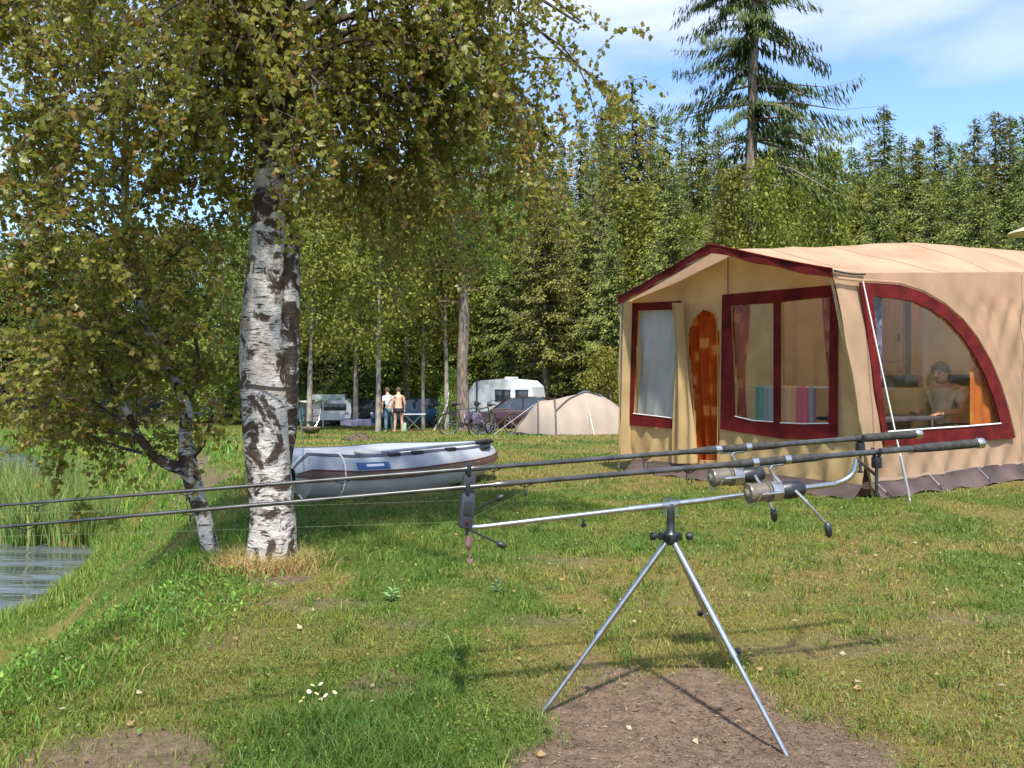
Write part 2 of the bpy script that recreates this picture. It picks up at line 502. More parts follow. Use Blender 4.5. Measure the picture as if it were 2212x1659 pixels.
# ---- lake
m, nt, N, L = mat_new("lake_water")
out = N("ShaderNodeOutputMaterial"); p = N("ShaderNodeBsdfPrincipled")
p.inputs["Base Color"].default_value = (.075, .09, .085, 1); p.inputs["Roughness"].default_value = .07; p.inputs["IOR"].default_value = 1.33
tc = N("ShaderNodeTexCoord"); mp = N("ShaderNodeMapping"); mp.inputs["Rotation"].default_value = (0, 0, .22); mp.inputs["Scale"].default_value = (.30, 1.0, 1)
n1 = N("ShaderNodeTexNoise"); n1.inputs["Scale"].default_value = 1.9; n1.inputs["Detail"].default_value = 3; n1.inputs["Distortion"].default_value = .4
wv = N("ShaderNodeTexWave"); wv.inputs["Scale"].default_value = .42; wv.inputs["Distortion"].default_value = 5.0; wv.inputs["Detail"].default_value = 2; wv.bands_direction = 'Y'
ad = N("ShaderNodeMath"); ad.operation = 'MULTIPLY_ADD'; ad.inputs[1].default_value = .22
bp = N("ShaderNodeBump"); bp.inputs["Strength"].default_value = 1.0; bp.inputs["Distance"].default_value = .16
L(tc.outputs["Object"], mp.inputs[0]); L(mp.outputs[0], n1.inputs["Vector"]); L(mp.outputs[0], wv.inputs["Vector"])
L(wv.outputs["Fac"], ad.inputs[0]); L(n1.outputs["Fac"], ad.inputs[2]); L(ad.outputs[0], bp.inputs["Height"]); L(bp.outputs[0], p.inputs["Normal"])
L(p.outputs[0], out.inputs[0])
M['water'] = m
w = MB(); w.add([(-300, -40, ZW), (-2.5, -40, ZW), (-2.5, 60, ZW), (-300, 60, ZW)], [(0, 1, 2, 3)])
tag(w.build("lake", m), kind="structure")

# ================================================================== grass, weeds, reeds
rng = np.random.default_rng(5)
def blade_mesh(name, x, y, h, w, lean, C, z=None, base_sink=.004, curl=1.0):
    n = len(x)
    z = (gz(x, y) if z is None else z) - base_sink
    ang = rng.random(n) * 2 * PI
    la = rng.random(n) * 2 * PI
    side = np.stack([np.cos(ang), np.sin(ang), 0 * ang], 1)
    ld = np.stack([np.cos(la), np.sin(la), 0 * la], 1) * (lean * h)[:, None]
    B = np.stack([x, y, z], 1); up = np.zeros((n, 3)); up[:, 2] = h
    V = np.empty((n, 5, 3), np.float32)
    V[:, 0] = B - side * (w * .5)[:, None]; V[:, 1] = B + side * (w * .5)[:, None]
    mid = B + up * .55 + ld * .30
    V[:, 2] = mid + side * (w * .36)[:, None]; V[:, 3] = mid - side * (w * .36)[:, None]
    V[:, 4] = B + up * (1 - .25 * lean * curl)[:, None] + ld
    i = np.arange(n)[:, None] * 5
    T = np.concatenate([i + np.array([[0, 1, 2]]), i + np.array([[0, 2, 3]]), i + np.array([[3, 2, 4]])], 0)
    return V.reshape(-1, 3), T, np.repeat(C, 5, 0)
def joinm(parts):
    V, T, C, b = [], [], [], 0
    for v, t, c in parts:
        V.append(v); T.append(t + b); C.append(c); b += len(v)
    return np.concatenate(V), np.concatenate(T), np.concatenate(C)
def lerp_c(a, b, t): return np.asarray(a)[None] * (1 - t[:, None]) + np.asarray(b)[None] * t[:, None]
def lawn_cols(x, y):
    n = len(x); d = dry_mask(x, y)
    t = np.clip(d * .68 + .24 * rng.random(n) + .02, 0, 1)
    c = lerp_c((.085, .175, .020), (.285, .28, .042), t)
    br = rng.random(n) < (.03 + .42 * d * d)
    c[br] = lerp_c((.20, .165, .06), (.34, .25, .12), rng.random(br.sum()))
    green_patch = np.exp(-(((x + .45) / .85) ** 2 + ((y - 2.7) / .75) ** 2))
    c = c * (1 - .5 * green_patch[:, None]) + np.array([.04, .12, .022]) * (.5 * green_patch[:, None])  # blades in this patch blended towards a deeper green
    return c * (.6 + .8 * rng.random(n))[:, None]
def scatter(n, y0, y1, pw=1.0, margin=.06):
    """positions inside the field of view between two distances"""
    y = y0 + (y1 - y0) * rng.random(n) ** pw
    x = (rng.random(n) * 2 - 1) * ((.6144 + margin) * y + 1.0)
    return x, y
parts = []
for (n, y0, y1, h0, w0, pw) in ((175000, 1.9, 4.2, .038, .0031, .8), (150000, 4.2, 8.0, .047, .0046, .8), (95000, 8, 16, .055, .009, .8), (85000, 16, 46, .075, .024, .75)):
    x, y = scatter(n, y0, y1, pw)
    b = bare_mask(x, y)
    land = crest_x(y) - x
    keep = (rng.random(n) > b * 1.02 + .03 + .25 * smooth(.55, .75, fbm(x, y, .12, 91))) & (land < .35)
    # nothing grows inside the big tent
    keep &= ~((x * .819 + y * .574 > 7.15) & (x * .819 + y * .574 < 12.5) & (x * .574 - y * .819 > -7.6) & (x * .574 - y * .819 < -4.45))
    x, y = x[keep], y[keep]; n = len(x)
    clump = smooth(.42, .72, fbm(x, y, .22, 31)); d = dry_mask(x, y)
    green_patch = np.exp(-(((x + .6) / .65) ** 2 + ((y - 2.55) / .55) ** 2)) * smooth(.35, .6, fbm(x, y, .35, 66))
    h = h0 * (.55 + .7 * rng.random(n)) * (.65 + .6 * clump) * (1 + 1.1 * green_patch) * (1 - .3 * d)
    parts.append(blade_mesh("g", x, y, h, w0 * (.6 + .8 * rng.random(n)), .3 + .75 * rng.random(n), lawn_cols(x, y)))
V, T, C = joinm(parts)
o = link_obj("lawn_grass", np_mesh("lawn_grass", V, T, C), M['blade'], smooth_sh=False)
tag(o, "short mown green and straw-coloured grass over the campsite lawn", "grass", kind="stuff")

# stronger tufts standing out of the mown lawn
nt_ = 1500
tx_, ty_ = scatter(nt_, 2.0, 9.5, .8)
kk = (bare_mask(tx_, ty_) < .55) & (crest_x(ty_) - tx_ < .1) & ~((tx_ * .819 + ty_ * .574 > 7.0) & (tx_ * .574 - ty_ * .819 > -7.7))
tx_, ty_ = tx_[kk], ty_[kk]; per_ = 16
x = np.repeat(tx_, per_) + rng.normal(0, .022, len(tx_) * per_); y = np.repeat(ty_, per_) + rng.normal(0, .022, len(tx_) * per_); n = len(x)
c = np.repeat(lerp_c((.055, .15, .018), (.20, .27, .04), rng.random(len(tx_))), per_, 0) * (.65 + .6 * rng.random(n))[:, None]
V, T, C = blade_mesh("t", x, y, np.repeat(.045 + .055 * rng.random(len(tx_)), per_) * (.6 + .6 * rng.random(n)), .0035 + .002 * rng.random(n), .4 + .8 * rng.random(n), c)
o = link_obj("lawn_tufts", np_mesh("lawn_tufts", V, T, C), M['blade'], smooth_sh=False)
tag(o, "longer grass tufts scattered over the mown lawn", "grass", kind="stuff")

# clover and other small leaves between the blades
parts = []
for (n, y0, y1, sz) in ((38000, 1.9, 4.5, .009), (22000, 4.5, 9.0, .015)):
    x, y = scatter(n, y0, y1, .8)
    cl = fbm(x, y, .30, 123); b = bare_mask(x, y)
    keep = (cl > .47) & (rng.random(n) > b * 1.1) & (crest_x(y) - x < .2) & ~((x * .819 + y * .574 > 7.15) & (x * .574 - y * .819 > -7.6))
    x, y = x[keep], y[keep]; n = len(x)
    B = np.stack([x, y, gz(x, y) + .008 + .022 * rng.random(n)], 1); D = rand_dirs(n, rng); D[:, 2] = .25 * np.abs(D[:, 2])
    c = lerp_c((.06, .14, .02), (.20, .26, .05), rng.random(n)) * (.6 + .7 * rng.random(n))[:, None]
    S = np.cross(D, np.array([[0, 0, 1.0]])) + rng.normal(0, .25, (n, 3))
    parts.append(kites(B, D, S, sz * (.8 + .9 * rng.random(n)), sz * (.6 + .6 * rng.random(n)), c, .15, .6))
V, T, C = joinm(parts)
o = link_obj("lawn_clover", np_mesh("lawn_clover", V, T, C), M['blade'], smooth_sh=False)
tag(o, "small clover-like leaves growing between the lawn grass", "clover", kind="stuff")

# taller weeds on the lake bank
parts = []
for (n, y0, y1, hh, ww) in ((60000, 1.8, 6.0, .10, .0045), (34000, 6.0, 13.5, .075, .009), (14000, 13.5, 40, .2, .026)):
    y = y0 + (y1 - y0) * rng.random(n); cx, sx = crest_x(y), shore_x(y)
    t = rng.random(n) * 1.22 - .10
    x = cx + (sx - cx) * t
    b = bare_mask(x, y)
    keep = (np.abs(x) < .68 * y + 1.4) & (rng.random(n) > b * .9) & (x < -1.35)
    x, y, t = x[keep], y[keep], t[keep]; n = len(x)
    cl = smooth(.35, .65, fbm(x, y, .45, 41))
    h = hh * (.35 + .8 * rng.random(n)) * (.4 + .9 * cl) * (1 + .8 * smooth(.6, 1.0, t))
    tt = np.clip(rng.random(n) * .7 + .3 * (fbm(x, y, .8, 3) - .3), 0, 1)
    c = lerp_c((.075, .20, .022), (.23, .32, .045), tt)
    br = rng.random(n) < .10; c[br] = (.32, .27, .09)
    parts.append(blade_mesh("w", x, y, h, ww * (.7 + .9 * rng.random(n)), .25 + .7 * rng.random(n), c * (.75 + .45 * rng.random(n))[:, None]))
V, T, C = joinm(parts)
o = link_obj("bank_weeds", np_mesh("bank_weeds", V, T, C), M['blade'], smooth_sh=False)
tag(o, "bright green long weeds covering the bank slope down to the lake", "weeds", kind="stuff")

# broad-leaved weeds in clumps on the crest
n = 5000
y = 1.9 + 4.2 * rng.random(n) ** 1.2; x = crest_x(y) - .1 + rng.normal(0, .3, n)
cl = fbm(x, y, .35, 77) > .50
x, y = x[cl], y[cl]; n = len(x)
B = np.stack([x, y, gz(x, y) + .01 + .06 * rng.random(n)], 1)
D = rand_dirs(n, rng); D[:, 2] = np.abs(D[:, 2]) * .6 + .25
c = lerp_c((.07, .20, .025), (.20, .33, .05), rng.random(n))
V, T, C = kites(B, D, rand_dirs(n, rng), .014 + .026 * rng.random(n), .006 + .010 * rng.random(n), c * (.55 + .8 * rng.random(n))[:, None], .2)
o = link_obj("bank_leaf_weeds", np_mesh("bank_leaf_weeds", V, T, C), M['blade'], smooth_sh=False)
tag(o, "broad-leaved light green weeds along the top edge of the bank", "weeds", kind="stuff")

# reeds standing in the water
n = 11000
y = 14.4 + 8 * rng.random(n) ** 1.4; x = shore_x(y) + .3 - 3.8 * rng.random(n) ** 1.3
cl = (fbm(x, y, 1.0, 55) > .44)
x, y = x[cl], y[cl]; n = len(x)
c = lerp_c((.12, .24, .05), (.38, .36, .12), np.clip(rng.random(n) ** 1.8, 0, 1))
hgt = (.65 + .65 * rng.random(n)) * (.75 + .4 * fbm(x, y, 1.2, 61))
parts = [blade_mesh("r", x, y, hgt, .016 + .016 * rng.random(n), .06 + .40 * rng.random(n) ** 1.5, c * (.6 + .7 * rng.random(n))[:, None], z=np.full(n, ZW - .1))]
n = 3500
y = 8.5 + 6.5 * rng.random(n); x = shore_x(y) + .45 - .6 * rng.random(n)
keep = np.abs(x) < .66 * y; x, y = x[keep], y[keep]; n = len(x)
c = lerp_c((.10, .23, .03), (.36, .36, .09), rng.random(n) ** 1.4)
parts.append(blade_mesh("r2", x, y, .08 + .16 * rng.random(n) + .3 * smooth(12.5, 14.5, y), .010 + .01 * rng.random(n), .1 + .4 * rng.random(n), c))
V, T, C = joinm(parts)
o = link_obj("reeds", np_mesh("reeds", V, T, C), M['blade'], smooth_sh=False)
tag(o, "tall pale green and straw reeds standing in the shallow lake edge", "reeds", kind="stuff")
# ================================================================== trees
def birch_bark(name, dark=1.0):
    m, nt, N, L = mat_new(name)
    out = N("ShaderNodeOutputMaterial"); p = N("ShaderNodeBsdfPrincipled"); p.inputs["Roughness"].default_value = .8; p.inputs["Specular IOR Level"].default_value = .25
    tc = N("ShaderNodeTexCoord")
    def noi(sc, st, det=6, rg=.6, dist=0.0):
        mp = N("ShaderNodeMapping"); mp.inputs["Scale"].default_value = st; L(tc.outputs["Object"], mp.inputs[0])
        n = N("ShaderNodeTexNoise"); n.inputs["Scale"].default_value = sc; n.inputs["Detail"].default_value = det; n.inputs["Roughness"].default_value = rg; n.inputs["Distortion"].default_value = dist
        L(mp.outputs[0], n.inputs["Vector"]); return n.outputs["Fac"]
    def rng_(f, a, b):
        r = N("ShaderNodeMapRange"); r.inputs[1].default_value = a; r.inputs[2].default_value = b; L(f, r.inputs[0]); return r.outputs[0]
    def mx(f, a, b):
        x = N("ShaderNodeMix"); x.data_type = 'RGBA'; L(f, x.inputs[0])
        for i, c in ((6, a), (7, b)):
            if isinstance(c, tuple): x.inputs[i].default_value = (*c, 1)
            else: L(c, x.inputs[i])
        return x.outputs[2]
    pale = mx(rng_(noi(9, (1, 1, 2.2)), .35, .65), (.62, .57, .51), (.42, .39, .36))
    pale = mx(rng_(noi(5, (1, 1, .8)), .55, .7), pale, (.36, .28, .20))
    patch = rng_(noi(6.2 * dark ** .3, (1.0, 1.0, 1.15), 8, .66, .7), .545 - .035 * dark, .595 - .035 * dark)
    c = mx(patch, pale, (.060, .040, .028))
    p2 = rng_(noi(13, (1, 1, .8), 6, .7, .6), .60, .67)
    c = mx(p2, c, (.13, .095, .07))
    lent = rng_(noi(16, (.7, .7, 5.5), 3, .5), .60, .66)
    c = mx(lent, c, (.055, .04, .03))
    moss = rng_(noi(3.5, (1, 1, .6), 5), .62, .75)
    c = mx(moss, c, (.16, .14, .06))
    L(c, p.inputs["Base Color"])
    bp = N("ShaderNodeBump"); bp.inputs["Strength"].default_value = .8; bp.inputs["Distance"].default_value = .03
    inv = N("ShaderNodeMath"); inv.operation = 'SUBTRACT'; L(noi(22, (1, 1, 1.6), 7, .65), inv.inputs[0]); L(patch, inv.inputs[1])
    L(inv.outputs[0], bp.inputs["Height"]); L(bp.outputs[0], p.inputs["Normal"]); L(p.outputs[0], out.inputs[0])
    return m
M['birch'] = birch_bark("birch_bark")
M['birch_old'] = birch_bark("old_birch_bark", 3.0)

def catmull(pts, sub=5):
    P = [np.array(p, float) for p in pts]; P = [2 * P[0] - P[1]] + P + [2 * P[-1] - P[-2]]
    out_ = []
    for i in range(1, len(P) - 2):
        for k in range(sub):
            t = k / sub
            out_.append(.5 * (2 * P[i] + (P[i + 1] - P[i - 1]) * t + (2 * P[i - 1] - 5 * P[i] + 4 * P[i + 1] - P[i + 2]) * t * t + (3 * P[i] - P[i - 1] - 3 * P[i + 1] + P[i + 2]) * t ** 3))
    out_.append(P[-2]); return out_

def rough_trunk(mb, pts, rads, n=20, sub=6, amp=.05, seed=1, foot=0.0):
    """trunk with an uneven, slightly fluted skin"""
    r_ = random.Random(seed)
    path = catmull(pts, sub); rr = np.interp(np.linspace(0, 1, len(path)), np.linspace(0, 1, len(rads)), rads)
    ph = [r_.random() * 6.28 for _ in range(8)]
    vs, fs = [], []
    k = len(path)
    for i, p in enumerate(path):
        t = path[min(i + 1, k - 1)] - path[max(i - 1, 0)]; t = Vector(t).normalized()
        a = Vector((1, 0, 0)); a = (a - t * a.dot(t)).normalized(); b = t.cross(a)
        for j in range(n):
            w = 2 * PI * j / n; z = p[2]
            q = 1 + amp * (math.sin(2 * w + ph[0] + z * 1.3) * .6 + math.sin(3 * w + ph[1] - z * 2.1) * .5 + math.sin(5 * w + ph[2] + z * 4.7) * .35 + math.sin(z * 9 + ph[3] + w) * .35 + math.sin(7 * w + z * 13 + ph[4]) * .2)
            if foot: q *= 1 + foot * math.exp(-(i / k) * 14) * (1 + .5 * math.sin(4 * w + ph[5]))
            vs.append(Vector(p) + (a * math.cos(w) + b * math.sin(w)) * rr[i] * q)
    for i in range(k - 1):
        for j in range(n):
            fs.append((i * n + j, i * n + (j + 1) % n, (i + 1) * n + (j + 1) % n, (i + 1) * n + j))
    fs.append(tuple((k - 1) * n + j for j in range(n)))
    mb.add(vs, fs)

def droopy(p, d, length, segs, droop, wander, r):
    pts = [np.array(p, float)]; d = np.array(d, float); d /= np.linalg.norm(d)
    st = length / segs
    for i in range(segs):
        d = d + np.array([0, 0, -droop * st]) + r.normal(0, wander, 3)
        d /= np.linalg.norm(d); pts.append(pts[-1] + d * st)
    return pts

def sample_poly(pts, spacing, r, t0=0.0):
    P = np.array(pts); seg = np.linalg.norm(np.diff(P, axis=0), axis=1); cum = np.concatenate([[0], np.cumsum(seg)])
    n = max(1, int(cum[-1] * (1 - t0) / spacing)); s = cum[-1] * (t0 + (1 - t0) * r.random(n))
    return np.stack([np.interp(s, cum, P[:, k]) for k in range(3)], 1)

class Birch:
    def __init__(s, seed):
        s.r = np.random.default_rng(seed); s.wood = MB(); s.B = []; s.n_tw = 0
    def limb(s, pts, r0, sub_every=.17, sub_len=(.35, .9), droop=1.6, twigs=5, tw_len=(.2, .55), leaf_sp=.0185, t0=.25):
        r = s.r
        path = catmull(pts, 4) if len(pts) > 2 else [np.array(q, float) for q in pts]
        k = len(path); s.wood.tube([tuple(q) for q in path], list(np.linspace(r0, max(.004, r0 * .22), k)), 6)
        P = np.array(path); L_ = np.linalg.norm(np.diff(P, axis=0), axis=1).sum()
        for j in range(int(L_ * (1 - t0) / sub_every) + 1):
            t = t0 + (1 - t0) * r.random(); q = t * (k - 1); i = min(int(q), k - 2); base = P[i] + (P[i + 1] - P[i]) * (q - i)
            tan = unit(P[i + 1] - P[i]); d = tan * .6 + rand_dirs(1, r)[0] * .9; d[2] += .1
            sl = sub_len[0] + (sub_len[1] - sub_len[0]) * r.random()
            sp = droopy(base, d, sl, 5, droop, .10, r)
            s.wood.tube([tuple(q) for q in sp], list(np.linspace(max(.003, r0 * .28), .0022, 6)), 4, cap=False)
            s.B.append(sample_poly(sp, leaf_sp, r, .15))
            for w in range(twigs):
                bi = 1 + int(r.random() * 4.99); d2 = unit(sp[bi] - sp[bi - 1]) * .5 + rand_dirs(1, r)[0] * .8
                tl = tw_len[0] + (tw_len[1] - tw_len[0]) * r.random()
                tp = droopy(sp[bi], d2, tl, 4, droop * 2.2, .08, r)
                s.wood.tube([tuple(q) for q in tp], [.0022, .002, .0017, .0014, .001], 3, cap=False)
                s.B.append(sample_poly(tp, leaf_sp * .8, r, .05))
    def leaves(s, size=(.034, .056), brown=.07, keep=None):
        r = s.r; B = np.concatenate(s.B)
        if keep is not None: B = B[keep(B)]
        n = len(B); B = B + r.normal(0, .014, (n, 3))
        D = rand_dirs(n, r); D[:, 2] -= .55
        t = np.clip(.25 + .5 * (fbm(B[:, 0] + B[:, 2], B[:, 1] - B[:, 2] * .7, .35, 8)) + r.normal(0, .13, n), 0, 1)
        c = lerp_c((.125, .175, .027), (.375, .33, .05), t)
        o_ = r.random(n) < brown * (.4 + 1.6 * smooth(.45, .7, fbm(B[:, 0] - B[:, 1], B[:, 2], .3, 71)))
        c[o_] = lerp_c((.24, .12, .03), (.36, .22, .06), r.random(o_.sum()))
        c *= (.85 + .3 * r.random(n))[:, None]
        ln = size[0] + (size[1] - size[0]) * r.random(n)
        return kites(B, D, rand_dirs(n, r), ln, ln * (.68 + .2 * r.random(n)), c, .16, .38)

def finish_tree(name, label, base, trunk_mb, bark, br_mb, leafm, leaf_mat, group=None, extra=()):
    t = thing(name, label, "tree", base, group=group)
    tr = trunk_mb.build("trunk", bark, t)
    if br_mb is not None and br_mb.f: tag(br_mb.build("branches", M['twig'], t, normals=False), kind="stuff")
    V, T, C = leafm
    V = V - np.array(base, np.float32)
    link_obj("crown", np_mesh("crown", V, T, C), leaf_mat, t, smooth_sh=False)
    return t

# ---------------------------------------------------------------- the big birch
bx, by = -1.475, 5.14
bz = G(bx, by)
def tp(u, v, d=by): return tuple(at(u, v, d))
trunk = MB()
tpts = [(bx + .01, by, bz - .12), tp(590, 1195), tp(590, 1110), tp(579, 1010), tp(571, 900), tp(564, 790), tp(566, 690), tp(573, 580), tp(580, 470), tp(583, 380), tp(584, 300), (-1.50, 5.15, 3.2), (-1.47, 5.2, 4.2), (-1.40, 5.2, 5.4), (-1.36, 5.3, 7.0), (-1.3, 5.3, 8.6)]
rough_trunk(trunk, tpts, [.155, .140, .129, .131, .137, .134, .127, .113, .102, .096, .092, .085, .072, .055, .035, .012], n=26, sub=7, amp=.045, seed=3, foot=.12)
# old second stem behind, broken off
stem = MB()
rough_trunk(stem, [tp(606, 1040, 5.2), tp(616, 930, 5.22), tp(622, 800, 5.22), tp(624, 690, 5.22), tp(627, 600, 5.22), tp(631, 535, 5.21), tp(636, 512, 5.2), tp(638, 504, 5.2)], [.05, .072, .070, .068, .062, .050, .034, .010], n=14, sub=6, amp=.10, seed=9)
bt = Birch(21)
r = bt.r
# limbs: (start height, end point, sag point) chosen for the spread seen in the photograph
def trunk_at(z):
    P = np.array(tpts); return np.array([np.interp(z, P[:, 2], P[:, 0]), np.interp(z, P[:, 2], P[:, 1]), z])
def limb_to(z0, mid, end, r0, **k):
    bt.limb([trunk_at(z0), mid, end], r0, **k)
# right-hand limbs over the lawn
limb_to(2.95, (-.85, 5.4, 3.45), (-.05, 5.7, 3.25), .032)
limb_to(3.05, (-.55, 5.0, 3.75), (.42, 5.2, 3.35), .034)
limb_to(3.3, (-.4, 5.6, 4.1), (.50, 6.0, 3.7), .036)
limb_to(2.75, (-1.05, 5.9, 3.15), (-.55, 6.6, 2.85), .028)
limb_to(2.7, (-1.1, 5.0, 3.0), (-.62, 5.3, 2.85), .024, twigs=6, tw_len=(.3, .8))
limb_to(2.85, (-.9, 5.7, 3.1), (-.25, 6.3, 2.75), .026, twigs=6, tw_len=(.3, .8))
limb_to(3.6, (-.5, 4.9, 4.2), (.35, 4.9, 3.9), .03)
# left-hand limbs
limb_to(2.8, (-2.0, 5.2, 3.2), (-2.6, 5.4, 3.05), .03)
limb_to(3.0, (-2.2, 4.8, 3.6), (-3.0, 4.8, 3.3), .032)
limb_to(3.3, (-2.3, 5.6, 3.9), (-3.3, 6.0, 3.7), .034)
limb_to(2.65, (-1.9, 5.8, 2.9), (-2.3, 6.4, 2.6), .026)
# back limbs
limb_to(2.9, (-1.6, 6.0, 3.3), (-1.7, 7.0, 3.0), .032, tw_len=(.3, .8))
limb_to(3.2, (-1.1, 6.2, 3.8), (-.6, 7.2, 3.4), .032, tw_len=(.3, .8))
limb_to(3.4, (-2.1, 6.2, 3.9), (-2.6, 7.1, 3.5), .032)
# front limbs, reaching over the photographer's side
limb_to(2.9, (-1.5, 4.4, 3.25), (-1.35, 3.9, 2.95), .026)
limb_to(3.05, (-1.0, 4.3, 3.5), (-.55, 3.8, 3.15), .028)
limb_to(3.1, (-2.0, 4.2, 3.5), (-2.2, 3.6, 3.2), .028)
limb_to(4.0, (-1.5, 3.2, 4.5), (-1.4, 1.3, 4.0), .032, sub_every=.3)
for (zs, m_, e_) in ((2.75, (-1.3, 4.9, 3.0), (-1.05, 4.6, 2.75)), (2.8, (-1.7, 4.8, 3.05), (-1.85, 4.5, 2.8)), (2.9, (-1.5, 4.8, 3.15), (-1.5, 4.5, 2.9)),
                     (3.0, (-.9, 5.3, 3.3), (-.35, 5.5, 3.0)), (3.1, (-.8, 5.6, 3.5), (-.1, 6.1, 3.1)), (2.9, (-.8, 5.1, 3.2), (-.15, 5.0, 2.95)), (2.8, (-1.0, 5.5, 3.0), (-.6, 5.9, 2.6)),
                     (3.2, (-.3, 5.5, 3.7), (.55, 5.6, 3.15)), (2.7, (-1.1, 5.6, 2.9), (-.8, 6.1, 2.35)), (2.75, (-.9, 6.2, 2.95), (-.35, 7.2, 2.5)), (2.9, (-1.95, 5.0, 3.1), (-2.35, 4.9, 2.75)), (2.8, (-2.0, 5.5, 3.0), (-2.5, 5.8, 2.6)),
                     (2.7, (-1.8, 5.7, 2.9), (-2.05, 6.4, 2.4)), (3.1, (-.2, 6.0, 3.4), (.35, 6.6, 2.95))):
    limb_to(zs, m_, e_, .024, tw_len=(.3, .75), twigs=6)
for (zs, m_, e_) in ((3.3, (-1.0, 4.9, 3.65), (-.45, 4.75, 3.5)), (3.4, (-.95, 5.3, 3.85), (-.3, 5.4, 3.6)), (3.3, (-1.2, 5.0, 3.6), (-.85, 4.8, 3.45))):
    limb_to(zs, m_, e_, .02, sub_every=.10, sub_len=(.25, .6), tw_len=(.2, .5))
for (zs, m_, e_) in ((2.7, (-1.45, 4.95, 2.95), (-1.3, 4.7, 2.9)), (2.8, (-1.55, 4.95, 3.05), (-1.65, 4.65, 3.0)), (2.95, (-1.4, 4.9, 3.25), (-1.25, 4.6, 3.2)), (3.0, (-1.6, 4.9, 3.3), (-1.75, 4.6, 3.25)), (3.2, (-1.45, 4.9, 3.45), (-1.4, 4.5, 3.4)), (2.62, (-1.52, 4.97, 2.8), (-1.5, 4.75, 2.72))):
    limb_to(zs, m_, e_, .014, sub_every=.06, sub_len=(.2, .45), tw_len=(.12, .3), t0=.15)
limb_to(2.6, (-1.35, 5.0, 2.75), (-1.15, 4.85, 2.6), .016, sub_len=(.2, .5))
limb_to(2.55, (-1.65, 4.95, 2.7), (-1.9, 4.8, 2.55), .016, sub_len=(.2, .5))
for k in range(16):                       # upper crown
    z0 = 4.2 + 4.0 * k / 16; w = (k * 2.4 + r.random()) % (2 * PI); w = w if math.sin(w) > -.35 else -w; ln = (1.9 - .085 * (k + 2)) * (.8 + .4 * r.random())
    s0 = trunk_at(z0); e = s0 + np.array([math.cos(w) * ln, math.sin(w) * ln, .35 + .4 * r.random()])
    bt.limb([s0, (s0 + e) / 2 + np.array([0, 0, .3]), e], .028, sub_every=.34, leaf_sp=.05)
t = finish_tree("birch_tree", "thick white-barked birch with dark patches in front of the inflatable boat", (bx, by, bz), trunk, M['birch'], bt.wood, bt.leaves((.030, .050), .15), M['leaf'])
tag(stem.build("broken_stem", M['birch_old'], t), "dark rough second stem, broken off at its top")

# ---------------------------------------------------------------- the crooked small birch on the bank
sx_, sy_ = -1.965, 5.45
sz_ = G(sx_, sy_)
def sp_(u, v, d=5.45): return tuple(at(u, v, d))
tr2 = MB()
rough_trunk(tr2, [(sx_ + .03, sy_, sz_ - .15), sp_(460, 1215), sp_(444, 1140), sp_(425, 1070), sp_(408, 1005), sp_(401, 940), sp_(402, 880), sp_(384, 830), sp_(350, 775), sp_(318, 715), sp_(296, 650), sp_(279, 575), sp_(272, 480), sp_(270, 380), sp_(272, 250), sp_(268, 120), sp_(266, 0), sp_(262, -200), sp_(265, -420)],
            [.060, .055, .052, .056, .060, .044, .038, .037, .034, .032, .030, .027, .025, .023, .021, .019, .017, .013, .006], n=16, sub=5, amp=.07, seed=5, foot=.15)
side_st = MB()
rough_trunk(side_st, [sp_(408, 1015), sp_(372, 1006, 5.42), sp_(335, 985, 5.40), sp_(302, 945, 5.36), sp_(270, 880, 5.3), sp_(225, 800, 5.2)], [.046, .040, .030, .024, .018, .010], n=12, sub=5, amp=.1, seed=6)
b2 = Birch(33)
def L2(*pts, r0=.014, **k): b2.limb(list(pts), r0, **{**dict(sub_every=.085, sub_len=(.22, .6), droop=.9, twigs=5, tw_len=(.15, .4), leaf_sp=.018, t0=.1), **k})
L2(sp_(302, 945, 5.36), sp_(240, 930, 5.2), sp_(120, 880, 5.0))
L2(sp_(290, 925, 5.34), sp_(200, 870, 5.3), sp_(60, 800, 5.4))
L2(sp_(270, 880, 5.3), sp_(190, 790, 5.1), sp_(80, 700, 4.9))
L2(sp_(225, 800, 5.2), sp_(170, 720, 5.2), sp_(20, 640, 5.3))
L2(sp_(335, 985, 5.4), sp_(240, 960, 5.5), sp_(90, 900, 5.6))
L2(sp_(350, 775), sp_(280, 740, 5.3), sp_(160, 760, 5.1))
L2(sp_(318, 715), sp_(220, 660, 5.5), sp_(60, 580, 5.7))
L2(sp_(402, 880), sp_(430, 800, 5.4), sp_(420, 700, 5.3), sub_len=(.15, .35))
L2(sp_(384, 830), sp_(425, 760, 5.55), sp_(395, 640, 5.7), sub_len=(.15, .4))
L2(sp_(296, 650), sp_(340, 590, 5.3), sp_(410, 520, 5.2))
L2(sp_(279, 575), sp_(200, 500, 5.2), sp_(70, 430, 5.0))
L2(sp_(272, 480), sp_(330, 400, 5.5), sp_(430, 340, 5.6))
L2(sp_(270, 420), sp_(180, 350, 5.6), sp_(40, 290, 5.9))
L2(sp_(270, 330), sp_(340, 250, 5.2), sp_(450, 200, 5.0))
L2(sp_(270, 250), sp_(170, 160, 5.3), sp_(30, 80, 5.2))
L2(sp_(268, 140), sp_(330, 60, 5.6), sp_(440, 20, 5.8))
L2(sp_(268, 100), sp_(180, 10, 5.2), sp_(50, -60, 5.0))
L2(sp_(266, 0), sp_(330, -80, 5.2), sp_(440, -150, 5.2))
L2(sp_(265, -60), sp_(180, -160, 5.5), sp_(60, -230, 5.6))
L2(sp_(262, -180), sp_(330, -280, 5.5), sp_(400, -360, 5.6))
L2(sp_(262, -250), sp_(190, -340, 5.3), sp_(120, -420, 5.3))
L2(sp_(270, 350), sp_(150, 300, 5.0), sp_(-40, 250, 4.8))
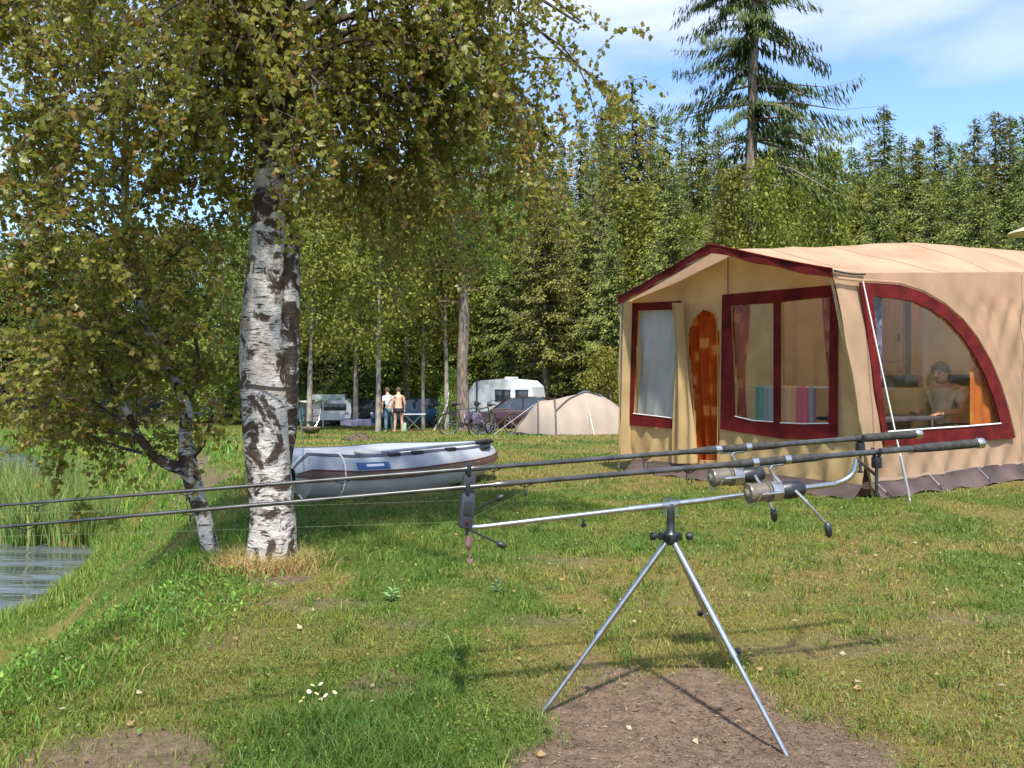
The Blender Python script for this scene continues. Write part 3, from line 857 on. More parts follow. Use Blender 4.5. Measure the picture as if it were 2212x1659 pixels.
L2(sp_(270, 200), sp_(120, 120, 5.6), sp_(-60, 40, 5.6))
L2(sp_(272, 450), sp_(130, 420, 5.4), sp_(-50, 380, 5.3))
L2(sp_(279, 575), sp_(130, 560, 5.3), sp_(-50, 520, 5.2))
L2(sp_(268, 80), sp_(110, 0, 5.3), sp_(-60, -60, 5.2))
L2(sp_(310, 700), sp_(250, 720, 4.9), sp_(150, 700, 4.5))
L2(sp_(275, 500), sp_(240, 520, 4.9), sp_(170, 500, 4.5))
L2(sp_(408, 1000), sp_(440, 960, 5.4), sp_(455, 900, 5.3), sub_len=(.1, .25), twigs=2)
t = finish_tree("small_birch_tree", "thin crooked birch leaning out over the lake bank, left of the thick birch", (sx_, sy_, sz_), tr2, M['birch'], b2.wood, b2.leaves((.031, .051), .20), M['leaf'])
tag(side_st.build("side_stem", M['birch_old'], t), "reddish dark side stem forking low to the left")

# ---------------------------------------------------------------- spruces
def spruce_mesh(h, rmax, seed, zlow=.15, whorl=.34, per=6, spray=.11, sl=(.22, .42), droop=.38, sw=.27, thin=1.0, tone=1.0, hang=.35, tip_up=.18, lv=.65, jit=.05):
    r = np.random.default_rng(seed)
    B, D, S, ln, cc = [], [], [], [], []
    wood = MB(); z = zlow * h
    while z < h * .985:
        f = 1 - z / h
        prof = rmax * min(1.0, (f ** .85) * 1.05) * (1 if z > zlow * h * 1.6 else .75)
        for b in range(per):
            if r.random() > thin: continue
            az = r.random() * 2 * PI; L_ = prof * (lv + (1.15 - lv) * r.random()) + .12
            o_ = np.array([math.cos(az), math.sin(az), 0]); s_ = np.array([-math.sin(az), math.cos(az), 0])
            up = (.12 + .35 * (1 - f) ** 2) * (.5 + r.random()); dr_ = droop * (.65 + .7 * r.random())
            k = max(2, int(L_ / spray)); t = (np.arange(k) + r.random(k)) / k
            dz = L_ * (up * t - dr_ * t ** 1.6 + tip_up * t ** 4)
            P = o_[None] * (L_ * t)[:, None] + np.array([0, 0, 1])[None] * (z + dz + (r.random() - .5) * whorl)[:, None]
            if L_ > .5:
                tt = np.linspace(0, 1, 4); wood.tube([tuple(o_ * L_ * q + np.array([0, 0, z + L_ * (up * q - dr_ * q ** 1.6 + tip_up * q ** 4)])) for q in tt], [.012 + .010 * L_, .010 + .006 * L_, .008, .003], 4, cap=False)
            for sg in (-1, 1):
                d = o_[None] * (.55 + .3 * r.random(k))[:, None] + s_[None] * (sg * (.85 - .35 * t + .3 * (r.random(k) - .5)))[:, None]
                d[:, 2] -= hang * (.6 + .9 * r.random(k))
                B.append(P); D.append(d); S.append(np.tile(np.array([0, 0, 1.0]), (k, 1)) * .5 + np.cross(d, np.array([0, 0, 1.0])) + r.normal(0, .3, (k, 3)))
                q = (sl[0] + (sl[1] - sl[0]) * r.random(k)) * (.55 + .45 * (1 - t)) * (.6 + .4 * min(1, L_ / 1.2)); ln.append(q)
                tc_ = np.clip(t * .75 + .35 * (r.random(k) - .4), 0, 1)
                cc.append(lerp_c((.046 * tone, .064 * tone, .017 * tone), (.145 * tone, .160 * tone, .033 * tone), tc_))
        z += whorl * (.7 + .6 * r.random()) * (.55 + .6 * f)
    # leader
    k = 26; t = np.linspace(0, 1, k); B.append(np.stack([0 * t, 0 * t, h * (.95 + .05 * t)], 1)); d = rand_dirs(k, r); d[:, 2] = np.abs(d[:, 2]) + .3
    D.append(d); S.append(rand_dirs(k, r)); ln.append(np.full(k, .22) * (1.1 - t)); cc.append(np.tile([[.07, .10, .025]], (k, 1)))
    B, D, S, ln, cc = (np.concatenate(q) for q in (B, D, S, ln, cc))
    B = B + r.normal(0, jit, B.shape); cc = cc * (.65 + .7 * r.random(len(cc)))[:, None]
    return wood, kites(B, D, S, ln, ln * sw, cc, .12, .45)

def conifer_trunk(h, r0, seed, n=9):
    mb = MB(); rr = random.Random(seed)
    pts = [(rr.uniform(-.04, .04) * h * .05 * (i > 0), rr.uniform(-.04, .04) * h * .05 * (i > 0), -.3 + (h + .2) * i / 6) for i in range(7)]
    rough_trunk(mb, pts, [r0 * 1.15, r0 * .92, r0 * .78, r0 * .6, r0 * .42, r0 * .22, .015], n=n, sub=3, amp=.06, seed=seed)
    return mb

SPR = []      # prototype spruces (height 10 m): (trunk mesh, branch mesh, crown mesh)
def make_proto(kind, i, trunk_mb, wood_mb, leafm, bark, lmat):
    tm = trunk_mb.build("trunk", bark, local=True); wm = wood_mb.build("branches", M['bark'], local=True, normals=False) if wood_mb.f else None
    cm = link_obj("crown", np_mesh("crown", *leafm), lmat, smooth_sh=False)
    meshes = (tm.data, wm.data if wm else None, cm.data)
    for o in (tm, wm, cm):
        if o: bpy.data.objects.remove(o)
    return meshes
for i, (rm, zl, pr, th, tn) in enumerate(((1.45, .10, 6, 1., 1.0), (1.7, .20, 6, .95, 1.15), (1.25, .06, 6, 1., .9), (1.9, .24, 6, .85, 1.25), (1.5, .16, 5, .8, 1.05))):
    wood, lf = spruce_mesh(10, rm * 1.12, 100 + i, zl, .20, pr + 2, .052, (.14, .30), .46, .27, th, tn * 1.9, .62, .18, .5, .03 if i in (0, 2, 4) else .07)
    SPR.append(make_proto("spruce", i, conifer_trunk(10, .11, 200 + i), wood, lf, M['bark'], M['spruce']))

def broadleaf_mesh(h, crown_w, seed, z0=.28, clumps=90, per=110, leaf=(.09, .17), tone=(1, 1, 1), sig=.34, droop=.2, r0=.10):
    r = np.random.default_rng(seed)
    trunk_mb = MB(); lean = r.normal(0, .03, 2) * h
    pts = [(lean[0] * t * t, lean[1] * t * t, -.3 + (h * .93 + .3) * t) for t in np.linspace(0, 1, 7)]
    rough_trunk(trunk_mb, pts, [r0 * 1.2, r0, r0 * .85, r0 * .65, r0 * .45, r0 * .25, .012], n=9, sub=3, amp=.07, seed=seed)
    wood = MB(); B, cc = [], []
    for i in range(clumps):
        zt = z0 + (1 - z0) * r.random() ** .9; z = zt * h
        s = (zt - z0) / (1 - z0); w = crown_w * (math.sin(PI * min(1, (s * .86 + .14))) ** .7) * (.25 + .85 * math.sqrt(r.random()))
        az = r.random() * 2 * PI; c = np.array([math.cos(az) * w + lean[0] * zt ** 2, math.sin(az) * w + lean[1] * zt ** 2, z])
        zb = max(z0 * h * .6, z - w * .9); b0 = np.array([lean[0] * (zb / h) ** 2, lean[1] * (zb / h) ** 2, zb])
        if i % 2 == 0: wood.tube([tuple(b0), tuple((b0 + c) / 2 + np.array([0, 0, .15])), tuple(c)], [r0 * .25, r0 * .14, .008], 5, cap=False)
        n = int(per * (.5 + r.random())); q = r.normal(0, 1, (n, 3)) * np.array([sig, sig, sig * .7]) * (.7 + .6 * r.random())
        q[:, 2] -= droop * np.abs(r.normal(0, 1, n)) * .5
        B.append(c + q); base = lerp_c((.085, .118, .020), (.225, .250, .040), np.clip(r.random(n) * .6 + .4 * r.random(), 0, 1))
        cc.append(base * np.array(tone) * (.8 + .4 * r.random()))
    B = np.concatenate(B); cc = np.concatenate(cc); n = len(B)
    D = rand_dirs(n, r); D[:, 2] -= .4
    ln = leaf[0] + (leaf[1] - leaf[0]) * r.random(n)
    return trunk_mb, wood, kites(B, D, rand_dirs(n, r), ln, ln * .62, cc * (.75 + .5 * r.random(n))[:, None], .15)
BRD = []
for i, (cw, z0, cl, tone, sig, dr, bk) in enumerate(((2.0, .25, 95, (1, 1, 1), .38, .2, 'pale_bark'), (1.5, .35, 80, (1.25, 1.12, 1.0), .34, .5, 'pale_bark'), (2.6, .12, 120, (.8, .95, .9), .42, .2, 'bark'), (1.15, .18, 75, (1.15, 1.1, .9), .30, .6, 'pale_bark'))):
    tr_, wd, lf = broadleaf_mesh(10, cw, 300 + i, z0, cl, 120, (.10, .19), tone, sig, dr, .10)
    BRD.append(make_proto("broad", i, tr_, wd, lf, M[bk], M['broadleaf']))
BUSH = []
for i, tone in enumerate(((1.1, 1.3, 1.0), (1.45, 1.3, .9))):
    tr_, wd, lf = broadleaf_mesh(3, 1.2, 400 + i, .05, 46, 90, (.08, .15), tone, .27, .1, .03)
    BUSH.append(make_proto("bush", i, tr_, wd, lf, M['bark'], M['broadleaf']))

def plant(meshes, name, label, x, y, h, base_h=10.0, group=None, rz=0.0, wide=1.0, cat="tree"):
    z = G(x, y) - .05
    t = thing(name, label, cat, (x, y, z), rz, group)
    s = h / base_h
    for nm, me_ in zip(("trunk", "branches", "crown"), meshes):
        if me_ is None: continue
        o = bpy.data.objects.new(nm, me_); o.parent = t
        if nm == "branches": o["kind"] = "stuff"
        o.scale = (s * wide, s * wide, s); col.objects.link(o)
    return t
def ux(u, d): return (u - U0) / FPX * d
def top_h(v, d, x): return H + (V0 - v) / FPX * d - G(x, d)

rr = random.Random(8)
NTH = ("first", "second", "third", "fourth", "fifth", "sixth", "seventh", "eighth", "ninth", "tenth", "eleventh", "twelfth", "thirteenth", "fourteenth")
# skyline spruces, by the tips seen against the sky
for k, (u, v, d) in enumerate(((1367, 162, 60), (1327, 196, 62), (1298, 225, 58), (1405, 222, 63), (1437, 238, 60), (1472, 262, 64), (1510, 235, 61), (1552, 262, 63), (1592, 275, 60), (1695, 212, 58), (1662, 255, 62), (1738, 278, 63), (1775, 300, 66), (1840, 310, 64),
                              (1910, 222, 57), (1878, 292, 63), (1946, 283, 61), (1985, 290, 64), (2020, 263, 58), (2052, 298, 62), (2078, 300, 60), (2105, 248, 57), (2150, 233, 59), (2182, 243, 61), (2215, 236, 58), (2250, 225, 62),
                              (1255, 250, 60), (1210, 285, 63), (1165, 265, 59), (1120, 300, 62), (1075, 280, 60), (1030, 310, 63), (985, 290, 60), (940, 320, 62), (890, 300, 61), (840, 330, 63), (790, 310, 60), (740, 345, 62))):
    x = ux(u, d)
    lab = {0: "tallest pointed spruce on the skyline left of the bare-trunked tall spruce", 14: "lone pointed spruce standing out on the skyline right of the gap of blue sky", 9: "pointed spruce top close behind the tall bare-trunked spruce", 22: "tall spruce with a double-looking tip at the right end of the skyline"}.get(k, f"{NTH[25 - k]} spruce from the photo's right edge along the skyline" if 14 < k < 26 else f"{NTH[8 - k]} spruce left of the tall bare trunk along the skyline" if k < 9 else f"{NTH[k - 9]} spruce right of the tall bare trunk along the skyline" if k < 14 else "dark spruce in the skyline row, mostly hidden behind the birch leaves")
    plant(SPR[k % 3 if k % 4 else 4], "spruce_tree", lab, x, d, top_h(v, d, x), rz=rr.random() * 6.28, wide=rr.uniform(1.05, 1.35), group="spruces along the skyline of the wood")
# second row, lower and nearer, filling the wood
for k in range(46):
    u = 640 + k * 36 + rr.uniform(-14, 14); d = rr.uniform(47, 54); x = ux(u, d); v = rr.uniform(285, 430)
    lt = k % 6 in (2, 5); v += 65 * lt
    plant(BRD[3 if k % 6 == 2 else 1] if lt else SPR[(k * 2 + 1) % 5], "broadleaf_tree" if lt else "spruce_tree", "light green leafy tree among the mid-height spruces of the wood" if lt else "mid-height spruce filling the wood below the skyline row", x, d, top_h(v, d, x), rz=rr.random() * 6.28, wide=rr.uniform(1.0, 1.35), group="mid-height leafy trees in the wood" if lt else "mid-height spruces in the wood")
for k in range(20):
    u = 1030 + k * 62 + rr.uniform(-18, 18); d = rr.uniform(66, 76); x = ux(u, d)
    plant(SPR[k % 5], "spruce_tree", "rearmost spruce deep in the wood", x, d, top_h(rr.uniform(330, 380), d, x), rz=rr.random() * 6.28, wide=1.15, group="rearmost spruces")
# trees at the edge of the camping field, left of the large tent
for (u, d, v, pr, lab, wd) in ((1177, 42, 330, SPR[3], "large spruce with bare lower trunk behind the pink tunnel tent", 1.15), (1262, 43, 420, SPR[1], "spruce with spreading layered boughs close behind the large tent's left edge", 1.2), (1110, 44, 380, SPR[1], "spruce right behind the white caravan", 1.1), (1320, 40, 470, SPR[3], "shorter spruce touching the left edge of the large tent's roof", 1.1)):
    x = ux(u, d); plant(pr, "spruce_tree", lab, x, d, top_h(v, d, x), rz=u, wide=wd)
for (u, d, v, pr, lab, wd) in ((965, 37.5, 330, BRD[1], "slim pale-trunked tree left of the pine with dead boughs", .8), (914, 38.5, 420, BRD[1], "thin grey-trunked tree standing behind the camping table", .8), (817, 34.5, 360, BRD[1], "pale-trunked drooping tree beside the two standing people", 1.0), (668, 36, 380, BRD[1], "reddish-trunked tree behind the right side of the thick birch", 1.0), (768, 42, 400, BRD[0], "light green tree behind the low white caravan", 1.0), (560, 44, 420, BRD[0], "broad green tree hidden mostly behind the thick birch trunk", 1.1), (880, 46, 380, BRD[3], "tall light green tree rising behind the camping table", 1.3), (1045, 47, 430, BRD[3], "yellowish green tree rising behind the white caravan's left end", 1.2), (700, 50, 420, BRD[2], "dense dark broadleaf tree at the far edge of the field", 1.0)):
    x = ux(u, d); plant(pr, "broadleaf_tree", lab, x, d, top_h(v, d, x), rz=u, wide=wd)
for (u, d, w_, h_, lab) in ((1213, 43.5, .11, 9, "thin bare trunk right of the large spruce behind the tunnel tent"), (1300, 42.5, .10, 9, "thin pale bare trunk just left of the large tent's roof edge"), (1278, 46, .11, 10, "bare trunk in the dark wood above the tunnel tent's top")):
    x = ux(u, d); plant(SPR[4], "spruce_tree", lab, x, d, h_ * 1.6, rz=u, wide=.7)
# trees behind the large tent
for (u, d, v, pr, lab, wd) in ((1800, 29, 310, BRD[3], "birch with pale forked stem behind the middle of the large tent roof", .75), (1690, 30, 380, BRD[1], "slender light-stemmed tree behind the large tent's ridge", .7), (1560, 36, 330, SPR[1], "spruce behind the large tent's peak", 1.2), (1450, 38, 350, SPR[3], "broad spruce left of the large tent's peak", 1.2), (1900, 40, 350, SPR[1], "spruce behind the right half of the large tent", 1.2), (2010, 41, 360, SPR[3], "spruce behind the right end of the large tent", 1.2), (2110, 41, 350, SPR[1], "dark spruce near the right edge behind the large tent", 1.2), (2230, 42, 360, SPR[3], "spruce cut by the right edge of the photo", 1.2), (1640, 38, 330, SPR[3], "spruce directly behind the tall bare trunk", 1.2), (1588, 21, 350, BRD[3], "leafy tree hiding the left foot of the tall bare trunk", .8), (1655, 20.5, 330, BRD[3], "leafy tree hiding the right foot of the tall bare trunk", .8), (1745, 37, 350, SPR[1], "young spruce behind the large tent roof", 1.2)):
    x = ux(u, d); plant(pr, "broadleaf_tree" if pr in BRD else "spruce_tree", lab, x, d, top_h(v, d, x), rz=u * 1.7, wide=wd)
# shrubs
for (u, d, h_, k, lab, wd) in ((975, 38.0, 2.6, 0, "bright green shrub left of the pine trunk by the caravan", .5), (470, 47, 4.6, 0, "rounded green shrub at the far lake edge left of the thick birch", 1.2), (1308, 37, 3.6, 1, "yellow-green shrub beside the large tent's left pole", .7), (2070, 24, 3.9, 1, "pale yellow-green shrub above the right end of the large tent", .9), (2180, 25, 4.4, 1, "pale green shrub at the right edge above the large tent", .9), (1830, 25, 3.7, 0, "leafy shrub showing just above the large tent's roof", 1.0), (590, 47, 3.2, 0, "green shrub behind the thick birch", 1.2), (440, 52, 4.0, 1, "light green shrub at the end of the far lawn", 1.3), (960, 44, 2.6, 0, "low green shrub behind the camping table", 1.2), (770, 47, 3.0, 0, "green shrub behind the low white caravan", 1.4), (860, 47, 2.6, 1, "green shrub behind the two standing people", 1.3)):
    x = ux(u, d); plant(BUSH[k], "shrub", lab, x, d, h_, 3.0, rz=u, wide=wd, cat="shrub")
# far shore of the lake on the left
for k in range(22):
    u = -260 + k * 42 + rr.uniform(-14, 14); d = rr.uniform(58, 68); x = ux(u, d); v = rr.uniform(500, 600) - max(0, (u - 200)) * .22
    pr = (BRD[0], BRD[2], SPR[1], BRD[3])[k % 4]
    plant(pr, "far_shore_tree", "green tree in the row on the far shore of the lake", x, d, top_h(v, d, x), rz=rr.random() * 6, wide=rr.uniform(1.1, 1.4), group="trees on the far shore")

# ---------------------------------------------------------------- the tall, thin-crowned spruce
d = 23.0; x = ux(1622, d); z = G(x, d); hT = 19.0
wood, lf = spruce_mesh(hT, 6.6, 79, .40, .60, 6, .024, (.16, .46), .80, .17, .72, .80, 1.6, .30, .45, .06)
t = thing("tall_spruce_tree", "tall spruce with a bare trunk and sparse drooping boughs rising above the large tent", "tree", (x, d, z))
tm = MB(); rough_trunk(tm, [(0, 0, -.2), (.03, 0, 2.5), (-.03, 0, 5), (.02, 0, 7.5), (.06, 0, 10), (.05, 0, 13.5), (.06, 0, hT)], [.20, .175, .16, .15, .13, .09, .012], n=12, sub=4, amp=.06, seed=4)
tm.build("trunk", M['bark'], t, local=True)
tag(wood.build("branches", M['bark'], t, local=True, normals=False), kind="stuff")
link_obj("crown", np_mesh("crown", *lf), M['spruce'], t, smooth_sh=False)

# ---------------------------------------------------------------- pine with dead boughs by the caravan
d = 36.5; x = ux(1001, d); z = G(x, d)
t = thing("pine_tree", "pine with a thick bare trunk and dead side boughs left of the white caravan", "tree", (x, d, z))
tm = MB(); rough_trunk(tm, [(0, 0, -.2), (-.05, 0, 2.5), (.02, 0, 5), (-.08, 0, 7), (-.2, 0, 9), (-.1, 0, 13)], [.30, .25, .23, .20, .17, .05], n=12, sub=4, amp=.08, seed=14)
tm.build("trunk", M['bark'], t, local=True)
rp = random.Random(3)
for (zz, w, ln) in ((7.9, PI, 1.9), (7.0, PI + .15, 2.0), (6.6, PI - .2, 1.9), (7.5, .2, .9), (5.6, PI + .3, 1.2), (6.1, -.4, 1.0)):
    mb = MB(); c, s_ = math.cos(w), math.sin(w)
    mb.tube([(-.05, 0, zz), (c * ln * .5, s_ * ln * .5, zz + .05), (c * ln, s_ * ln, zz - .05 + rp.uniform(-.1, .15))], [.045, .03, .012], 6)
    for q in range(4):
        f = .3 + .17 * q; mb.tube([(c * ln * f, s_ * ln * f, zz + .03), (c * ln * (f + .15), s_ * ln * f + rp.uniform(-.3, .3), zz + rp.uniform(-.3, .2))], [.015, .005], 4)
    mb.build("dead_bough", M['deadwood'], t, local=True)
tr_, wd, lf = broadleaf_mesh(14, 2.6, 555, .52, 80, 120, (.10, .2), (.85, 1, .9), .45, .3, .1)
link_obj("crown", np_mesh("crown", *lf), M['broadleaf'], t, smooth_sh=False)
tag(wd.build("branches", M['bark'], t, local=True, normals=False), kind="stuff")
# ================================================================== the large awning tent
TC = Vector((2.305, 9.075)); TA = Vector((.574, -.819)); TB = Vector((.819, .574))
TZ = 0.0
def T3(p, q, z): return Vector((TC.x + p * TA.x + q * TB.x, TC.y + p * TA.y + q * TB.y, z + TZ))
def on_front(u, v, q=.08):
    """survey pixel -> (p, z) on the plane of the front wall"""
    k = (u - U0) / FPX; bx_, by_ = TC.x + q * TB.x, TC.y + q * TB.y
    p = (k * by_ - bx_) / (TA.x - k * TA.y); y = by_ + p * TA.y
    return (p, H - (v - V0) / FPX * y)
def on_side(u, v, p=1.6):
    k = (u - U0) / FPX; bx_, by_ = TC.x + p * TA.x, TC.y + p * TA.y
    q = (k * by_ - bx_) / (TB.x - k * TB.y); y = by_ + q * TB.y
    return (q, H - (v - V0) / FPX * y)
def inside(poly, x, y):
    c = False; n = len(poly)
    for i in range(n):
        x1, y1 = poly[i]; x2, y2 = poly[i - 1]
        if (y1 > y) != (y2 > y) and x < (x2 - x1) * (y - y1) / (y2 - y1) + x1: c = not c
    return c
PL, PR, PC = -1.53, 1.60, .17
def q_front(p): return -.40 if p >= PC else -.40 + .27 * ((PC - p) / (PC - PL)) ** 1.0
def eave_z(q): return 2.10 + .075 * max(0, q)
def ridge_z(q): return 2.51 + .10 * min(1, max(0, q)) + .26 * float(smooth(.6, 3.6, q)) + .02 * max(0, q - 3.6)
def roof_z(p, q):
    half = (PR - PC) if p > PC else (PC - PL)
    t = min(1, abs(p - PC) / half); b = float(smooth(.8, 3.8, q))
    ex = 1.08 + 1.1 * b
    sag = -.035 * math.sin(PI * t) * (1 - b) - .02 * math.sin(PI * t) * math.sin(q * 2.2)
    return eave_z(q) + (ridge_z(q) - eave_z(q)) * (1 - t ** ex) + sag
awn = thing("awning_tent", "large peach canvas awning tent with maroon-framed windows on the right", "tent", T3(0, 0, 0))
QF, QB = -.40, 5.6
mb = MB()
def roof_fn(s, t):
    p = PL + (PR - PL) * s; q = q_front(p) + (QB - q_front(p)) * t
    r_ = .006 * math.sin(p * 9 + q * 3) * math.sin(q * 5)
    return T3(p, q, roof_z(p, q) + r_)
mb.grid(roof_fn, 48, 60)
mb.build("roof", M['canvas'], awn)
# maroon gable trim, a band hanging at the front roof edge
for (pa, pb) in ((PL - .02, PC), (PC, PR + .01)):
    mb = MB()
    def trim(s, t, pa=pa, pb=pb):
        p = pa + (pb - pa) * s
        return T3(p, q_front(p) - .012 - .006 * math.sin(s * 17), roof_z(p, QF) + .012 - t * (.082 + .008 * math.sin(p * 11)))
    mb.grid(trim, 24, 2); mb.build("gable_trim", M['maroon'], awn)
    mb = MB(); mb.tube([T3(pa + (pb - pa) * k / 10, q_front(pa + (pb - pa) * k / 10) - .015, roof_z(pa + (pb - pa) * k / 10, QF) + .018) for k in range(11)], .008, 6); mb.build("gable_piping", M['maroon'], awn)
    mb = MB(); mb.tube([T3(pa + (pb - pa) * k / 10, q_front(pa + (pb - pa) * k / 10) + .04, roof_z(pa + (pb - pa) * k / 10, QF) - .05) for k in range(11)], .016, 8); mb.build("roof_pole", M['chrome'], awn)

# --- front wall with window and door openings
lw_out = [on_front(*p) for p in ((1370, 655), (1474, 650), (1463, 926), (1364, 918))]
lw_in = [on_front(*p) for p in ((1381, 671), (1467, 669), (1457, 903), (1372, 893))]
rw_out = [on_front(*p) for p in ((1564, 637), (1813, 615), (1813, 951), (1690, 947), (1560, 927))]
rw_in1 = [on_front(*p) for p in ((1581, 660), (1675, 655), (1675, 911), (1630, 908), (1592, 899))]
rw_in2 = [on_front(*p) for p in ((1690, 653), (1797, 641), (1795, 914), (1740, 915), (1690, 913))]
door = [on_front(*p) for p in ((1488, 720), (1497, 690), (1520, 668), (1545, 676), (1551, 700), (1554, 800), (1552, 995), (1509, 995), (1503, 900), (1497, 820), (1490, 760))]
ZB = .11
def front_fn(s, t):
    pb = -1.53; pt = -1.53
    ztop = None
    p = (pb * (1 - t) + pt * t) + (1.60 - (pb * (1 - t) + pt * t)) * s
    ztop = roof_z(p, .08) - .015
    z = ZB + (ztop - ZB) * t
    fold = .012 * math.sin(p * 23 + z * 4) * (1 - t) + .008 * math.sin(p * 7 + z * 6)
    if t < .3: fold += .018 * math.sin(p * 31 - z * 14) * (.3 - t) / .3
    return T3(p, .08 + fold, z)
def front_keep(s, t):
    v_ = front_fn(s, t); dx, dy = v_.x - TC.x, v_.y - TC.y
    p = dx * TA.x + dy * TA.y; z = v_.z
    return not (inside(lw_in, p, z) or inside(rw_in1, p, z) or inside(rw_in2, p, z) or inside(door, p, z))
mb = MB(); mb.grid(front_fn, 130, 96, keep=front_keep)
front = mb.build("front_wall", M['canvas_wall'], awn)
pf = lambda off: (lambda x, y, o: T3(x, .08 + off - o, y))
def window(outer, inners, nm):
    mb = MB(); mb.plate(outer, inners, pf(-.022), .012)
    f = mb.build(nm, M['maroon'], awn, smooth_sh=False); return f
w1 = window(lw_out, [lw_in], "window_frame"); w2 = window(rw_out, [rw_in1, rw_in2], "window_frame")
for f, ins in ((w1, [lw_in]), (w2, [rw_in1, rw_in2])):
    for lp in ins:
        mb = MB(); mb.plate(lp, [], pf(.0), .003); mb.build("pane", M['pvc'], f, smooth_sh=False)
        mb = MB(); c = [T3(x, .045, y) for x, y in lp]; mb.tube(c[2:] , .006, 5); mb.build("pane_seam", M['white_line'], f)
# white gauze blind hanging in the left window
lo = lw_in
def blind_fn(s, t):
    a = Vector(lo[3]).lerp(Vector(lo[2]), s); b = Vector(lo[0]).lerp(Vector(lo[1]), s); c = a.lerp(b, t)
    return T3(c.x, .125 + .016 * math.sin(s * 11 + t * 5) + .012 * math.sin(s * 23 - t * 9), c.y)
mb = MB(); mb.grid(blind_fn, 30, 30); mb.build("window_blind", M['blind'], awn)
# door: hem, tied-back flap, orange curtain behind
mb = MB(); mb.tube([T3(x, .055, y) for x, y in catmull([(a, b) for a, b in door[:8]], 3)] if False else [T3(x, .06, y) for x, y in door], .004, 6, closed=True); mb.build("door_hem", M['canvas_wall'], awn)
fl = [on_front(*p) for p in ((1486, 655), (1491, 735), (1500, 840), (1510, 925), (1514, 1000))]
fr_ = [on_front(*p) for p in ((1462, 655), (1470, 760), (1466, 850), (1462, 930), (1460, 1000))]
def flap(s, t):
    k = t * 4; i = min(3, int(k)); f_ = k - i
    a = Vector(fr_[i]).lerp(Vector(fr_[i + 1]), f_); b = Vector(fl[i]).lerp(Vector(fl[i + 1]), f_); c = a.lerp(b, s)
    return T3(c.x, .02 - .05 * math.sin(PI * s) - .022 * math.sin(s * 13 + t * 3), c.y)
mb = MB(); mb.grid(flap, 22, 30); mb.build("door_flap", M['canvas_wall'], awn)
def cur(p0, p1, z0, z1, q, n=7, amp=.03, slope=0.0):
    def fn(s, t):
        p = p0 + (p1 - p0) * s
        return T3(p + .04 * math.sin(t * 5 + s * 3), q + amp * math.sin(s * n * 2 * PI * .5 + t * 1.2), z0 + (z1 - z0) * t)
    m_ = MB(); m_.grid(fn, 36, 24); return m_
pd0, pd1 = on_front(1480, 800)[0], on_front(1560, 800)[0]
m, nt, N, L = mat_new("orange_print")      # orange cloth with a print of pale squares and ovals
out = N("ShaderNodeOutputMaterial"); p_ = N("ShaderNodeBsdfPrincipled"); p_.inputs["Roughness"].default_value = 1.0; p_.inputs["Specular IOR Level"].default_value = .05
tc = N("ShaderNodeTexCoord"); mp = N("ShaderNodeMapping"); mp.inputs["Scale"].default_value = (5.5, 5.5, 5.0); vo = N("ShaderNodeTexVoronoi"); vo.distance = 'CHEBYCHEV'; vo.inputs["Scale"].default_value = 1.0
nz = N("ShaderNodeTexNoise"); nz.inputs["Scale"].default_value = 2.2; L(tc.outputs["Object"], nz.inputs["Vector"])
vm = N("ShaderNodeVectorMath"); vm.operation = 'MULTIPLY_ADD'; vm.inputs[1].default_value = (.45, .45, .45); L(nz.outputs["Color"], vm.inputs[0]); L(mp.outputs[0], vm.inputs[2])
L(tc.outputs["Object"], mp.inputs[0]); L(vm.outputs[0], vo.inputs["Vector"])
cr = N("ShaderNodeValToRGB"); cr.color_ramp.interpolation = 'LINEAR'
e = cr.color_ramp.elements; e[0].position = .20; e[0].color = (.66, .27, .07, 1); e[1].position = .30; e[1].color = (.52, .10, .014, 1)
k_ = e.new(.55); k_.color = (.40, .065, .010, 1)
L(vo.outputs["Distance"], cr.inputs[0]); L(cr.outputs[0], p_.inputs["Base Color"])
tl = N("ShaderNodeBsdfTranslucent"); L(cr.outputs[0], tl.inputs[0]); ms = N("ShaderNodeMixShader"); ms.inputs[0].default_value = .3
L(p_.outputs[0], ms.inputs[1]); L(tl.outputs[0], ms.inputs[2]); L(ms.outputs[0], out.inputs[0])
M['orange_print'] = m
cur(pd0 - .05, pd1 + .06, .12, 2.02, .19, 9, .03).build("door_curtain", M['orange_print'], awn)
pa = on_front(1578, 800)[0]; cur(pa - .02, pa + .17, .45, 1.95, .17, 5, .025).build("window_curtain", M['orange_print'], awn)
pa = on_front(1800, 800)[0]; cur(pa - .16, pa + .06, .45, 2.0, .17, 5, .025).build("window_curtain", M['orange_print'], awn)

# --- right side wall with the quarter-round window
sw_out = [on_side(*p) for p in ((1848, 611), (1892, 613), (1935, 616), (1985, 632), (2030, 658), (2070, 692), (2102, 732), (2130, 780), (2152, 832), (2170, 888), (2184, 946), (2100, 951), (2000, 957), (1902, 963), (1885, 870), (1868, 750))]
sw_in = [on_side(*p) for p in ((1876, 641), (1925, 645), (1962, 651), (2000, 668), (2035, 692), (2066, 724), (2092, 760), (2116, 804), (2136, 854), (2150, 902), (2152, 914), (2080, 920), (2000, 925), (1908, 932), (1899, 870), (1887, 750))]
def qf(z): return .21 + (-.40 - .21) * min(1, max(0, z / 2.1))
def wrinkle(q, z):
    f = .012 * math.sin(q * 9 + z * 7) * math.sin(z * 3 + q) + .004 * math.sin(q * 31 + z * 23) * math.sin(q * 3.3)
    if z < .55: f += .026 * (.55 - z) / .55 * math.sin(q * 15 - z * 8)
    up = max(0, z - 1.0); f += .022 * up * math.sin((q - z * .45) * 17) * float(smooth(1.4, 3.2, q))
    return f * float(smooth(2.08, 1.85, z))
